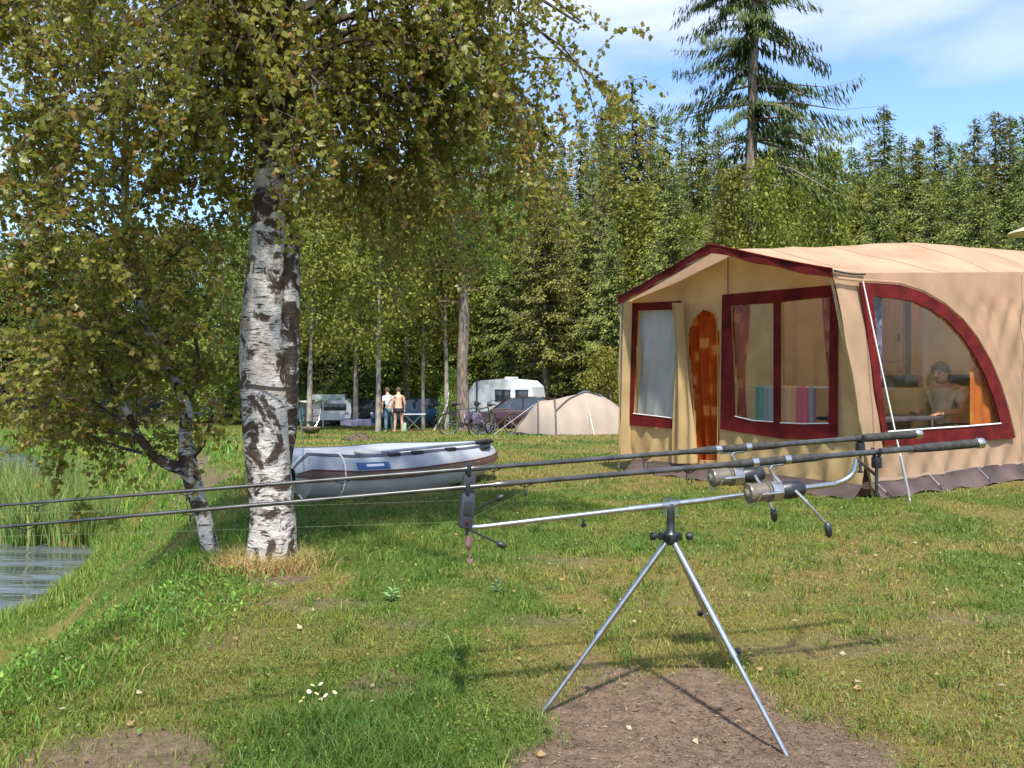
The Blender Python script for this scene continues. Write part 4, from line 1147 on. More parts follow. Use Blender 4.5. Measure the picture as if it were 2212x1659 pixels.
def side_fn(s, t):
    z = ZB + .02 + (2.30 - ZB) * t
    q0 = qf(z); q = q0 + (QB - q0) * s; zt = eave_z(q) + .01; z = ZB + .02 + (zt - ZB - .02) * t
    q = qf(z) + (QB - qf(z)) * s
    return T3(PR + wrinkle(q, z) + .03 * math.sin(PI * t) * (1 - s), q, z)
def side_keep(s, t):
    v_ = side_fn(s, t); dx, dy = v_.x - TC.x, v_.y - TC.y
    return not inside(sw_in, dx * TB.x + dy * TB.y, v_.z)
mb = MB(); mb.grid(side_fn, 200, 84, keep=side_keep); mb.build("side_wall", M['canvas'], awn)
ps = lambda off: (lambda x, y, o: T3(PR + off + o, x, y))
mb = MB(); mb.plate(sw_out, [sw_in], ps(.034), .012); w3 = mb.build("window_frame", M['maroon'], awn, smooth_sh=False)
mb = MB(); mb.plate(sw_in, [], ps(.022), .003); mb.build("pane", M['pvc'], w3, smooth_sh=False)
mb = MB(); mb.tube([T3(PR + .05, x, y) for x, y in sw_in[10:14]], .008, 6); mb.build("pane_seam", M['white_line'], w3)
arc = [(sw_out[0][0] - .35, 2.03)] + [(x, y + .02) for x, y in sw_out[:11]]
mb = MB(); mb.tube([T3(PR + .045, x, y) for x, y in arc], .013, 6); mb.build("window_piping", M['canvas'], awn)
mb = MB(); mb.tube([T3(PR + .02, -.40 + k * .12, 2.10 - .012 * math.sin(k * .8)) for k in range(5)], .010, 6); mb.build("eave_cord", M['black'], awn)
# stitched seams over the roof and down the side
M['seam'] = mat("seam_tape", (.40, .27, .185), .9, var=.08, scale=4)
for q in (.55, 1.55, 2.55, 3.55, 4.55):
    mb = MB(); pp = [PL + (PR - PL) * k / 40 for k in range(41)]
    mb.grid(lambda s, t: T3(PL + (PR - PL) * s, q + .022 * t, roof_z(PL + (PR - PL) * s, q + .022 * t) + .006 * math.sin((PL + (PR - PL) * s) * 9 + q * 3) * math.sin(q * 5) + .004), 40, 1); mb.build("roof_seam", M['seam'], awn)
for q in (3.25, 4.3):
    mb = MB()
    def sm(s, t, q=q):
        z = .15 + (eave_z(q) - .17) * s; return T3(PR + wrinkle(q + .02 * t, z) + .006 + .03 * math.sin(PI * s) * max(0, 1 - q / QB), q + .02 * t, z)
    mb.grid(sm, 40, 1); mb.build("side_seam", M['seam'], awn)
mb = MB(); mb.grid(lambda s, t: T3(PR + wrinkle(.3 + 5 * s, .155) + .008, .3 + 5 * s, .14 + .03 * t), 90, 1); mb.build("hem_tape", M['seam'], awn)
mb = MB(); mb.grid(lambda s, t: T3(.0 + .014 * t, .062, 1.98 + (roof_z(0, .08) - 2.0) * s), 8, 1); mb.build("gable_seam", M['skirt'], awn)
# left wing and left side wall
def lwing(s, t):
    pb = -1.535; q0 = -.14 + .02 * t
    q = q0 + (QB - q0) * s; z = ZB + (eave_z(q) + .01 - ZB) * t
    return T3(pb + .01 * math.sin(q * 8 + z * 5), q, z)
mb = MB(); mb.grid(lwing, 60, 20); mb.build("left_wall", M['canvas_wall'], awn)
mb = MB(); mb.grid(lambda s, t: T3(PL + (PR - PL) * s - .0 * (1 - s) * (1 - t), QB, ZB + (roof_z(PL + (PR - PL) * s, QB) - ZB) * t), 20, 10); mb.build("rear_wall", M['canvas'], awn)
for (b, tq, nm) in (((-1.55, -.12), (PL + .02, -.10), "l"), ((PR + .02, .22), (PR - .03, QF + .03), "r")):
    mb = MB(); mb.tube([T3(b[0], b[1], 0), T3(tq[0], tq[1], 2.05)], .014, 8); mb.build("corner_pole", M['chrome'], awn)
# mud flaps along the ground
def skirt(path, nrm, nm):
    mb = MB(); n = len(path) - 1
    def fn(s, t):
        k = s * n; i = min(n - 1, int(k)); a = path[i].lerp(path[i + 1], k - i)
        o = nrm * (.02 + .13 * t ** 1.5 + .03 * math.sin(s * 40) * t)
        g = G(a.x + o.x, a.y + o.y) + .012
        return Vector((a.x + o.x, a.y + o.y, a.z * (1 - t) + g * t + .012 * math.sin(s * 55) * t))
    mb.grid(fn, 90, 5); mb.build(nm, M['skirt'], awn)
nR = Vector((TA.x, TA.y, 0)); nF = Vector((-TB.x, -TB.y, 0))
skirt([T3(PR, qf(.1) - .02 + (QB - .1) * k / 12, .15 - .02 * math.sin(k)) for k in range(13)], nR, "mud_flap")
skirt([T3(-1.5 + 3.1 * k / 10, .08, .13) for k in range(11)], nF, "mud_flap")
# guy rope with tensioner, pegs
top = T3(PR + .05, .0, 2.03); gr = Vector((3.62, 7.58, 0)); gr.z = G(gr.x, gr.y) + .02
mb = MB(); mb.tube([top, gr], .007, 6); g_ = mb.build("guy_rope", M['white_line'], awn)
mb = MB(); mb.tube([top.lerp(gr, .80), top.lerp(gr, .985)], .014, 6); mb.build("rope_ladder", mat("rope_rubber", (.35, .34, .34), .6), g_)
mb = MB(); mb.tube([gr + Vector((-.02, .02, .05)), gr + Vector((.03, -.03, -.12))], .007, 6); mb.build("tent_peg", M['chrome'], awn)
for q in (.24, 1.2, 2.2, 3.2):
    b = T3(PR + .14, q, 0); b.z = G(b.x, b.y)
    mb = MB(); mb.tube([b + Vector((0, 0, .07)), b + Vector((.03, -.03, -.1))], .006, 6); mb.tube([b + Vector((0, 0, .06)), T3(PR + .02, q, .16)], .004, 5); mb.build("tent_peg", M['dark_metal'], awn)

# --- inside: hanging partition, groundsheet
def part_fn(s, t):
    p = -1.3 + 1.55 * s
    return T3(p, 2.6 + .04 * math.sin(p * 9 + t * 2) + .03 * math.sin(p * 23), .1 + (roof_z(p, 2.6) - .13) * t)
mb = MB(); mb.grid(part_fn, 50, 20); mb.build("inner_partition", M['canvas_in'], awn)
mb = MB(); mb.grid(lambda s, t: T3(.25 + 1.3 * s, 3.75 + .02 * math.sin(s * 20), .1 + (roof_z(.25 + 1.3 * s, 3.75) - .13) * t), 30, 12); mb.build("inner_partition", M['canvas_in'], awn)
mb = MB(); mb.grid(lambda s, t: T3(-1.4 + 2.95 * s, .2 + 3.6 * t, G(*T3(-1.4 + 2.95 * s, .2 + 3.6 * t, 0).xy) + .02), 12, 14); mb.build("groundsheet", M['skirt'], awn)
# orange curtain in the right part of the side window, dark patterned one on the left
def scur(q0, q1, zt, zb, p, n, amp):
    def fn(s, t):
        q = q0 + (q1 - q0) * s
        return T3(p + amp * math.sin(s * n * PI), q, zb + (zt(q) - zb) * t)
    m_ = MB(); m_.grid(fn, 48, 16); return m_
qc0, qc1 = on_side(2072, 850, 1.45)[0], on_side(2168, 900, 1.45)[0]
scur(qc0, qc1, lambda q: 2.05, .42, 1.565, 11, .012).build("window_curtain", M['orange'], awn)
M['blue_print'] = mat("dark_blue_print", (.025, .022, .055), .85, c2=(.26, .24, .42), scale=16)
q0, q1 = on_side(1872, 800, 1.52)[0], on_side(1903, 800, 1.52)[0]
scur(q0, q1, lambda q: 2.05, .5, 1.52, 5, .025).build("window_curtain", M['blue_print'], awn)

# --- furniture inside (things of their own)
TR = math.atan2(TB.y, TB.x)            # local x = depth q, local -y = p
def tbox(mb, p, q, z, sp, sq, sz, bev=.0):
    R = Matrix.Rotation(TR, 4, 'Z').to_3x3()
    mb.box(T3(p, q, z), (sq, sp, sz), R, bev)
wood_y = mat("yellow_wood", (.62, .40, .11), .5, c2=(.50, .29, .07), scale=3, stretch=(6, 6, .6))
cab = thing("cupboard", "tall yellow wooden cupboard seen through the tent's round-topped side window", "cupboard", T3(.12, 3.3, G(*T3(.12, 3.3, 0).xy)))
mb = MB(); tbox(mb, .12, 3.3, 1.17, .36, .4, 2.2, .01); mb.build("carcass", wood_y, cab)
for (z0, z1) in ((.12, 1.18), (1.34, 2.22)):
    mb = MB(); tbox(mb, .12, 3.09, (z0 + z1) / 2, .31, .02, z1 - z0, .006); dr = mb.build("door", wood_y, cab)
    mb = MB(); tbox(mb, .22, 3.07, z1 - .2 if z0 < 1 else z0 + .3, .02, .03, .1, .004); mb.build("handle", M['dark_metal'], dr)
mb = MB(); tbox(mb, .12, 3.09, 1.26, .31, .02, .11, .005); mb.build("drawer_front", wood_y, cab)
mb = MB(); tbox(mb, .33, 3.1, 1.2, .05, .05, 2.15, .005); mb.build("post", mat("dark_wood", (.12, .075, .04), .6), cab)
kit = thing("kitchen_unit", "cream kitchen counter with dark hob behind the person in the tent", "counter", T3(.95, 3.45, G(*T3(.95, 3.45, 0).xy)))
mb = MB(); tbox(mb, .95, 3.45, .46, 1.05, .45, .88, .01); mb.build("base_unit", M['canvas_in'], kit)
mb = MB(); tbox(mb, .95, 3.44, .93, 1.1, .5, .04, .008); mb.build("worktop", mat("pale_top", (.5, .42, .3), .5), kit)
mb = MB(); tbox(mb, .70, 3.62, 1.10, .55, .06, .14, .01); mb.build("hob_splash", M['black'], kit)
mb = MB(); tbox(mb, .72, 3.42, .975, .42, .36, .05, .008); mb.build("hob", M['black'], kit)
mb = MB(); mb.lathe([(0, .03), (.16, .03), (.19, .012), (.24, .012)], T3(.5, 3.3, .95), n=12); bo = mb.build("bottle", mat("pale_green_glass", (.3, .42, .18), .2), None, T3(.5, 3.3, .95))
tag(bo, "pale green bottle standing on the tent's kitchen counter", "bottle")
mb = MB(); tbox(mb, 1.0, 3.66, 1.62, .3, .08, .3, .01); sh = mb.build("wall_box", M['black'], None, T3(1.0, 3.66, 1.47))
tag(sh, "small dark box hung on the cream wall inside the tent", "box")
tab = thing("table", "low table with a dark cloth in front of the seated person inside the tent", "table", T3(.95, 1.35, G(*T3(.95, 1.35, 0).xy)))
mb = MB(); tbox(mb, .95, 1.45, .69, .75, 1.25, .035, .01); mb.build("table_top", mat("dark_cloth", (.03, .03, .05), .8, c2=(.10, .08, .12), scale=8), tab)
for (p, q) in ((.66, .92), (1.24, .92), (.66, 1.98), (1.24, 1.98)):
    mb = MB(); mb.tube([T3(p, q, G(*T3(p, q, 0).xy)), T3(p, q, .68)], .014, 8); mb.build("leg", M['chrome'], tab)
mb = MB(); mb.lathe([(0, .05), (.012, .13), (.035, .15), (.035, .14), (.02, .05)], T3(.95, 1.25, .71), n=20); pl = mb.build("fruit_dish", mat("green_dish", (.2, .32, .05), .4), None, T3(.95, 1.25, .71)); tag(pl, "green dish on the dark table inside the tent", "dish")
for (dp, dq, c) in ((.02, -.05, (.7, .28, .04)), (-.05, .03, (.72, .35, .05)), (.05, .05, (.6, .2, .03))):
    mb = MB(); mb.lathe([(-.04, .002), (-.034, .022), (-.015, .038), (.01, .04), (.03, .027), (.038, .004)], T3(.95 + dp, 1.25 + dq, .775), n=12)
    fo = mb.build("orange_fruit", mat("fruit", c, .5), None, T3(.95 + dp, 1.25 + dq, .735)); tag(fo, "orange fruit lying in the green dish inside the tent", "fruit", "fruit in the dish")
# clothes airer with towels behind the front window
air = thing("clothes_airer", "thin wire clothes airer behind the tent's two-pane front window", "airer", T3(.55, .55, G(*T3(.55, .55, 0).xy)))
mb = MB(); mb.tube([T3(-.25, .55, 1.03), T3(1.35, .55, 1.03)], .008, 6); mb.build("rail", M['white_line'], air)
for p in (-.2, 1.3):
    mb = MB(); mb.tube([T3(p, .55, 1.03), T3(p, .30, G(*T3(p, .30, 0).xy))], .009, 6); mb.tube([T3(p, .55, 1.03), T3(p, .80, G(*T3(p, .8, 0).xy))], .009, 6); mb.build("leg_frame", M['white_line'], air)
def towel(u0, u1, c, c2, lab, drop=.42):
    p0, p1 = on_front(u0, 870, .55)[0], on_front(u1, 870, .55)[0]
    def fn(s, t):
        p = p0 + (p1 - p0) * s; k = (t - .5) * 2
        return T3(p, .55 + .022 * (1 if k > 0 else -1) * min(1, abs(k) * 12) + .006 * math.sin(s * 9), 1.043 - drop * max(0, abs(k) - .03))
    m_ = MB(); m_.grid(fn, 14, 24); o = m_.build("towel", mat("towel", c, .95, c2=c2, scale=5, stretch=(6, 6, .5)), None, T3((p0 + p1) / 2, .55, 1.03 - drop))
    tag(o, lab, "towel")
towel(1634, 1652, (.16, .55, .46), (.22, .6, .5), "teal green towel at the left end of the airer in the tent window")
towel(1653, 1674, (.42, .58, .70), (.36, .48, .6), "pale blue towel hanging next to the teal one in the tent window")
towel(1690, 1722, (.78, .52, .34), (.75, .30, .06), "cream and orange patterned towel right of the window bar")
towel(1723, 1747, (.70, .10, .16), (.62, .14, .24), "pinkish red towel hanging on the airer in the tent window")
towel(1749, 1760, (.40, .34, .38), (.34, .2, .26), "narrow grey-pink towel right of the red one")
mb = MB(); tbox(mb, .50, 2.45, 1.09, .5, .28, .14, .02); o = mb.build("storage_crate", mat("dark_green_box", (.03, .045, .038), .6), None, T3(.55, 2.45, 1.02)); tag(o, "dark box on a shelf behind the towels inside the tent", "box")
sh_ = thing("shelf_unit", "low fabric shelf carrying the dark box inside the tent", "shelf", T3(.55, 2.45, G(*T3(.55, 2.45, 0).xy)))
mb = MB(); tbox(mb, .55, 2.45, .51, .7, .4, 1.0, .015); mb.build("shelf_body", M['canvas_in'], sh_)
mb = MB(); tbox(mb, .55, 2.24, .5, .6, .02, .4, .01); mb.build("shelf_flap", M['skirt'], sh_)
# pale canopy edge rising above the roof at the right edge
pz = at(2225, 492, 13.0)
par = thing("parasol", "pale cream canopy edge rising above the tent roof at the right edge of the photo", "parasol", (pz.x, pz.y, G(pz.x, pz.y)))
mb = MB(); mb.lathe([(-.08, .50), (-.05, .48), (.01, .32), (.04, .15), (.055, .03)], (pz.x + .22, pz.y, pz.z), n=24); mb.build("canopy", mat("cream_cloth", (.72, .64, .42), .8, trans=.2), par)
mb = MB(); mb.tube([(pz.x + .22, pz.y, G(pz.x, pz.y)), (pz.x + .22, pz.y, pz.z + .03)], .02, 8); mb.build("pole", M['chrome'], par)
# ================================================================== rod pod, rods, reels
DX = Vector((.9786, .2055, 0))          # the way the rods point back from the water
NX = Vector((-.2055, .9786, 0))
def bar(x, z): return Vector((x, 2.94 + .21 * (x - .56), z))
pod = thing("rod_pod", "steel tripod rod pod standing on the bare patch of earth", "rod pod", (.56, 2.94, G(.56, 2.94)))
head = Vector((.56, 2.94, .585))
for (fx, fy) in ((.10, 2.88), (.855, 2.58), (.872, 3.30)):
    f = Vector((fx, fy, G(fx, fy) - .01)); h0 = head + (f - head).normalized() * .03
    mb = MB(); mid = h0.lerp(f, .54)
    mb.tube([h0, mid], .0105, 12); lg = mb.build("leg", M['chrome'], pod)
    mb = MB(); mb.tube([mid, f], .0078, 12); mb.build("lower_leg", M['chrome'], lg)
    mb = MB(); ax = (f - head).normalized(); mb.lathe([(-.014, .0118), (.014, .0118)], mid, ax, 12); mb.build("collar", M['chrome'], lg)
    sd = ax.cross(Vector((0, 0, 1))).normalized() * (1 if fx < .5 else -1)
    mb = MB(); mb.tube([mid, mid + sd * .025], .004, 6); mb.lathe([(.018, .004), (.022, .011), (.034, .011), (.037, .005)], mid, sd, 10); mb.build("clamp_knob", M['black'], lg)
mb = MB(); mb.lathe([(-.03, .018), (-.02, .026), (.006, .028), (.02, .016), (.05, .014), (.115, .013)], head, n=18)
for k in range(3):
    w = k * 2.09 + .5; c = head + Vector((math.cos(w) * .032, math.sin(w) * .032, -.004)); mb.box(c, (.028, .02, .026), Matrix.Rotation(w, 3, 'Z'), .004)
mb.build("tripod_head", M['dark_metal'], pod)
for k in range(2):
    s_ = -1 if k == 0 else 1; c = head + Vector((s_ * .05, -.01, .0)); mb = MB(); mb.lathe([(0, .006), (.008, .014), (.022, .014), (.026, .006)], c, Vector((s_, -.2, .15)), 10); mb.build("wing_knob", M['black'], pod)
mb = MB(); mb.lathe([(.065, .030), (.115, .036), (.135, .030)], head, n=20); mb.build("clear_cup", mat_glass("clear_plastic", (.85, .87, .9), .12, .2), pod)
# main bar with bend at the rear
p0 = bar(-.10, .643); p1 = bar(.56, .697); p2 = bar(1.13, .746)
mb = MB(); mb.tube([p0, p1], .0088, 12); mb.build("main_bar", M['chrome'], pod)
mb = MB(); mb.tube([p1 - DX * .16 - Vector((0,0,.0131)), p1 + DX * .02], .0118, 12); mb.build("bar_sleeve", M['chrome'], pod)
mb = MB(); kb = p1 - DX * .32 + Vector((0, 0, -.04)); mb.tube([kb, kb - Vector((0, 0, .03))], .004, 6); mb.lathe([(.016, .004), (.018, .010), (.026, .010)], kb, (0, 0, -1), 10); mb.build("clamp_knob", M['black'], pod)
bend = [p1, p2, bar(1.19, .753), bar(1.235, .767), bar(1.262, .79), bar(1.275, .82), bar(1.28, .842)]
mb = MB(); mb.tube(catmull(bend, 4), .0105, 12); mb.build("rear_bar", M['chrome'], pod)
# rods: centre lines
def rodline(bx_, by_, bz_, fx, slope):
    """butt point, direction towards the tip (unit)"""
    d = Vector((-1, -.21, -slope)).normalized(); return Vector((bx_, by_, bz_)), d
R2, D2 = rodline(1.722, 3.06, .9035, 0, .0587)
R1, D1 = rodline(1.615, 3.308, .920, 0, .0554)
def rod_pt(R, D, x): return R + D * ((R.x - x) / -D.x)
# rear buzz bar + rests
q1 = rod_pt(R1, D1, 1.36); q2 = rod_pt(R2, D2, 1.30)
bb = bar(1.28, .842)
mb = MB(); mb.tube([q1 - Vector((0, 0, .085)), bb, q2 - Vector((0, 0, .085))], .006, 10); mb.build("rear_buzz_bar", mat("bronze_bar", (.16, .09, .05), .35, .8), pod)
for q, dz in ((q1, .13), (q2, .15)):
    mb = MB(); mb.tube([q - Vector((0, 0, dz)), q - Vector((0, 0, .055))], .006, 10); mb.lathe([(-dz - .004, .011), (-dz + .004, .011)], q, (0, 0, 1), 12); rs = mb.build("rear_post", M['dark_metal'], pod)
    mb = MB(); mb.box(q - Vector((0, 0, .037)), (.026, .03, .042), Matrix.Rotation(.21, 3, 'Z'), .006)
    for s_ in (-1, 1): mb.tube([q - Vector((0, 0, .022)) + NX * s_ * .008, q + NX * s_ * .021 + Vector((0, 0, .0)), q + NX * s_ * .022 + Vector((0, 0, .014))], .006, 8)
    mb.build("rod_rest", M['black'], rs)
# front buzz bar, bite alarms, swinging indicators
f1 = rod_pt(R1, D1, -.155); f2 = rod_pt(R2, D2, -.145)
jb = p0
mb = MB(); mb.tube(catmull([p0, p0 - DX * .035 + Vector((0, 0, .0)), p0 - DX * .06 + Vector((0, 0, .012)), p0 - DX * .075 + Vector((0, 0, .03))], 3), .009, 12); mb.build("front_elbow", M['chrome'], pod)
jb = p0 - DX * .075 + Vector((0, 0, .03))
a1 = Vector((f1.x, f1.y, jb.z + .01)); a2 = Vector((f2.x, f2.y, jb.z - .004))
mb = MB(); mb.tube([a1, jb, a2], .0065, 10); mb.build("front_buzz_bar", M['dark_metal'], pod)
for k, (a_, f) in enumerate(((a1, f1), (a2, f2))):
    al = MB(); hh = f.z - a_.z
    al.tube([a_ - Vector((0, 0, .03)), a_ + Vector((0, 0, hh * .35))], .006, 8)
    alo = al.build("alarm_stem", M['dark_metal'], pod)
    mb = MB(); R = Matrix.Rotation(.21, 3, 'Z') @ Matrix.Rotation(.10, 3, 'Y')
    ctr = f - Vector((0, 0, .075))
    mb.box(ctr, (.046, .040, .112), R, .012)
    for s_ in (-1, 1): mb.tube([f - Vector((0, 0, .028)) + NX * s_ * .01, f + NX * s_ * .026 - Vector((0, 0, .004)), f + NX * s_ * .027 + Vector((0, 0, .020))], .0075, 8)
    ab = mb.build("bite_alarm", mat("alarm_case", (.030, .034, .042), .5), pod)
    mb = MB(); mb.box(ctr + R @ Vector((.0, -.0205, .01)), (.026, .004, .045), R, .0015); mb.build("alarm_panel", M['black'], ab)
    mb = MB(); mb.lathe([(0, .005), (.006, .005)], ctr + R @ Vector((.0, -.021, -.03)), R @ Vector((0, -1, 0)), 10); mb.build("lamp", mat("red_lens", (.10, .02, .02), .2), ab)
    # swinging indicator
    s0 = a_ + Vector((.01, -.01, -.01)); s1 = s0 + Vector((.10, -.01, .05 if k == 0 else -.045))
    mb = MB(); mb.tube([s0, s1], .0035, 6); sw = mb.build("swinger_arm", M['black'], pod)
    mb = MB(); mb.lathe([(-.016, .004), (-.008, .010), (.010, .010), (.018, .004)], s1, s1 - s0, 10); mb.build("swinger_head", M['black'], sw)
    mb = MB(); b0 = a_ + Vector((.006, -.012, -.03)); mb.lathe([(0, .004), (-.012, .011), (-.03, .011), (-.042, .005)], b0, (0, 0, 1), 12); mb.tube([b0 + Vector((0, 0, -.042)), b0 + Vector((.004, 0, -.075))], .0025, 6); mb.lathe([(-.075, .012), (-.083, .012)], b0 + Vector((.004, 0, 0)), (0, 0, 1), 10); mb.build("bobbin", mat("faded_red", (.11, .04, .035), .5, c2=(.22, .15, .13), scale=30), pod)

M['pale_line'] = mat("fishing_line", (.30, .34, .22), .4)
M['line_spool'] = mat("spooled_line", (.24, .205, .15), .3, .35, c2=(.12, .10, .07), scale=8, stretch=(60, 60, 60), spec=.6)
M['reel_silver'] = mat("reel_silver", (.52, .50, .46), .28, .9, var=.15, scale=20)
def fishing_rod(R, D, label, reel_at, knob_dir, seed):
    rod = thing("fishing_rod", label, "fishing rod", R + Vector((0, 0, 0)))
    U = (Vector((0, 0, 1)) - D * D.z).normalized(); S = D.cross(U)
    P = lambda s, u=0, w=0: R + D * s + U * u + S * w
    mb = MB(); mb.lathe([(-.012, .012), (-.006, .019), (.016, .019), (.02, .0165)], R, D, 18); mb.build("butt_cap", M['chrome'], rod)
    mb = MB(); mb.lathe([(.018, .015), (.05, .0165), (.22, .016), (.27, .014), (.285, .0115)], R, D, 18); mb.build("grip", M['grip'], rod)
    mb = MB(); mb.lathe([(.28, .0105), (.62, .0105), (.95, .0102), (1.75, .0085), (1.76, .0105), (1.82, .0105), (1.83, .0080), (2.6, .0066), (3.3, .0042), (3.62, .0014)], R, D, 12); mb.build("blank", M['rod_green'], rod)
    rs = MB(); a = reel_at
    rs.lathe([(a - .20, .0108), (a - .17, .0145), (a - .06, .0155), (a - .055, .0135), (a + .055, .0135), (a + .06, .0155), (a + .12, .0145), (a + .16, .0108)], R, D, 16); seat = rs.build("reel_seat", M['grip'], rod)
    for (s0, s1) in ((a - .072, a - .05), (a + .05, a + .072)):
        mb = MB(); mb.lathe([(s0, .0165), (s1, .0165)], R, D, 16); mb.build("hood", M['chrome'], seat)
    # rings along the underside
    for s, rr_ in ((1.15, .022), (1.72, .017), (2.25, .013), (2.75, .010), (3.2, .008)):
        mb = MB(); c = P(s, -.012 - rr_)
        mb.tube([c + (U * math.cos(w) + S * math.sin(w)) * rr_ for w in np.linspace(0, 2 * PI, 17)[:-1]], .0016, 5, closed=True)
        mb.tube([P(s - .03, -.007), c + U * rr_ * .7], .0018, 5); mb.tube([P(s + .02, -.007), c + U * rr_ * .7], .0018, 5); mb.build("line_ring", M['dark_metal'], rod)
    # reel
    ax = D.copy(); c0 = P(a, -.105)                         # spool axis below the rod
    mb = MB(); mb.tube(catmull([P(a - .045, -.014), P(a, -.018), P(a - .005, -.05), c0 - ax * .045], 4), [.006] * 4 + [.0075] * 5 + [.012] * 4, 10); mb.tube([P(a - .05, -.0145), P(a + .05, -.0145)], .0045, 8)
    reel = mb.build("reel", M['reel_silver'], rod)
    mb = MB(); mb.lathe([(-.125, .010), (-.115, .024), (-.09, .031), (-.055, .033), (-.03, .028)], c0, ax, 20); mb.box(c0 - ax * .08 - U * .0, (.05, .05, .05), None, .012); mb.build("gearbox", M['dark_metal'], reel)
    mb = MB(); mb.lathe([(-.03, .030), (-.02, .036), (.012, .037), (.014, .033)], c0, ax, 22); mb.build("rotor", M['reel_silver'], reel)
    for s_ in (-1, 1):
        mb = MB(); mb.tube([c0 - ax * .02 + S * s_ * .036, c0 + ax * .03 + S * s_ * .044, c0 + ax * .06 + S * s_ * .042], [.006, .006, .005], 8); mb.build("rotor_arm", M['reel_silver'], reel)
    mb = MB(); mb.tube(catmull([c0 + ax * .06 + S * .042, c0 + ax * .085 + S * .03 - U * .034, c0 + ax * .088 - U * .047, c0 + ax * .085 - S * .03 - U * .034, c0 + ax * .06 - S * .042], 4), .0022, 6); mb.build("bail_wire", M['chrome'], reel)
    prof = [(.016, .036), (.022, .037)] + [(.026 + .004 * k, .0315 + (.0008 if k % 2 else 0)) for k in range(13)] + [(.080, .034), (.086, .036), (.092, .034), (.096, .018), (.104, .014), (.106, .004)]
    mb = MB(); mb.lathe(prof, c0, ax, 26); mb.build("spool", M['line_spool'], reel)
    kd = Vector(knob_dir); hs = c0 - ax * .075 - S * .03 * (1 if S.y > 0 else -1)
    hs = c0 - ax * .075 + Vector((0, -.03, 0))
    mb = MB(); mb.tube([hs + Vector((0, .03, 0)), hs], .006, 8); mb.tube(catmull([hs, hs + kd * .35 + Vector((0, -.012, 0)), hs + kd], 4), [.0065, .0065, .006, .006, .0055, .005, .005, .005, .005], 8); hd = mb.build("handle_arm", M['reel_silver'], reel)
    e_ = hs + kd; kdn = kd.normalized()
    mb = MB(); mb.tube([e_ + Vector((0, .005, .0)), e_ + Vector((0, -.02, 0))], .004, 8); mb.lathe([(-.022, .004), (-.016, .0105), (.0, .0125), (.022, .0105), (.030, .004)], e_ + Vector((0, -.016, -.012)), Vector((.12, 0, -1)), 14); mb.build("handle_knob", M['dark_metal'], hd)
    # line from the spool along the rings and out over the lake
    fr = rod_pt(R, D, -.15)
    tip = P(3.62, -.004)
    ln = MB(); ln.tube([c0 + ax * .06 - U * -.032, P(1.15, -.034), P(1.72, -.03), fr + Vector((0, 0, -.11)), P(2.75, -.06), tip], .00016, 4); ln.build("line", M['pale_line'], rod)
    return rod
rod2 = fishing_rod(R2, D2, "nearer of the two dark fishing rods, its reel hanging lowest with a long handle", .845, (.105, -.01, -.115), 1)
rod1 = fishing_rod(R1, D1, "farther of the two dark fishing rods, the upper one, reel nearer the middle", .80, (.060, -.02, -.125), 2)
# ================================================================== inflatable boat
bh = math.radians(40)
stern = Vector((-2.62, 7.78, 0)); stern.z = G(stern.x, stern.y) + .015
boat = thing("inflatable_boat", "grey inflatable boat with brown rubbing strakes lying on the lawn behind the birch", "boat", stern, bh)
def bt_path(side):
    return [(.37, side * .50, .335), (.48, side * .50, .332), (.75, side * .505, .305), (1.0, side * .51, .282), (1.5, side * .51, .272), (1.95, side * .49, .285), (2.35, side * .42, .30), (2.68, side * .29, .32), (2.88, side * .13, .335), (2.93, 0, .34)]
half = catmull(bt_path(-1), 5); other = catmull(bt_path(1), 5)[::-1][1:]
path = [Vector(p) for p in half + other]
n = len(path)
rad = []
for p in path:
    r_ = .212 if p.x < 1.8 else .212 - .055 * float(smooth(1.8, 2.9, p.x))
    if p.x < .48: r_ *= .35 + .65 * max(0, p.x - .37) / .11
    rad.append(r_)
# sweep with a known frame so that the strakes can follow the outer side
def frame(i):
    t = (path[min(i + 1, n - 1)] - path[max(i - 1, 0)]).normalized()
    up = (Vector((0, 0, 1)) - t * t.z).normalized(); outw = up.cross(t) * -1
    c = Vector((1.2, 0, .3)); 
    if outw.dot(path[i] - c) < 0: outw = -outw
    return t, up, outw
NS = 28
vs, fs, ms = [], [], []
for i, p in enumerate(path):
    t, up, ow = frame(i)
    for j in range(NS):
        w = 2 * PI * j / NS; vs.append(p + (ow * math.cos(w) + up * math.sin(w)) * rad[i])
mb = MB()
mb.add(vs, [])
for i in range(n - 1):
    for j in range(NS):
        mb.f.append((i * NS + j, (i + 1) * NS + j, (i + 1) * NS + (j + 1) % NS, i * NS + (j + 1) % NS)); mb.m.append(0 if 1 <= j < NS // 2 else 1)
M['boat_top'] = mat("boat_upper", (.335, .36, .385), .45, var=.06, scale=2, bump=.05, bscale=3)
M['boat_low'] = mat("boat_lower", (.42, .43, .39), .5, var=.10, scale=3, c2=(.33, .32, .28))
M['strake'] = mat("brown_strake", (.12, .075, .055), .6, var=.12, scale=6)
M['strake_line'] = mat("maroon_line", (.10, .025, .025), .6)
mb.build("tube", [M['boat_top'], M['boat_low']], boat, local=True)
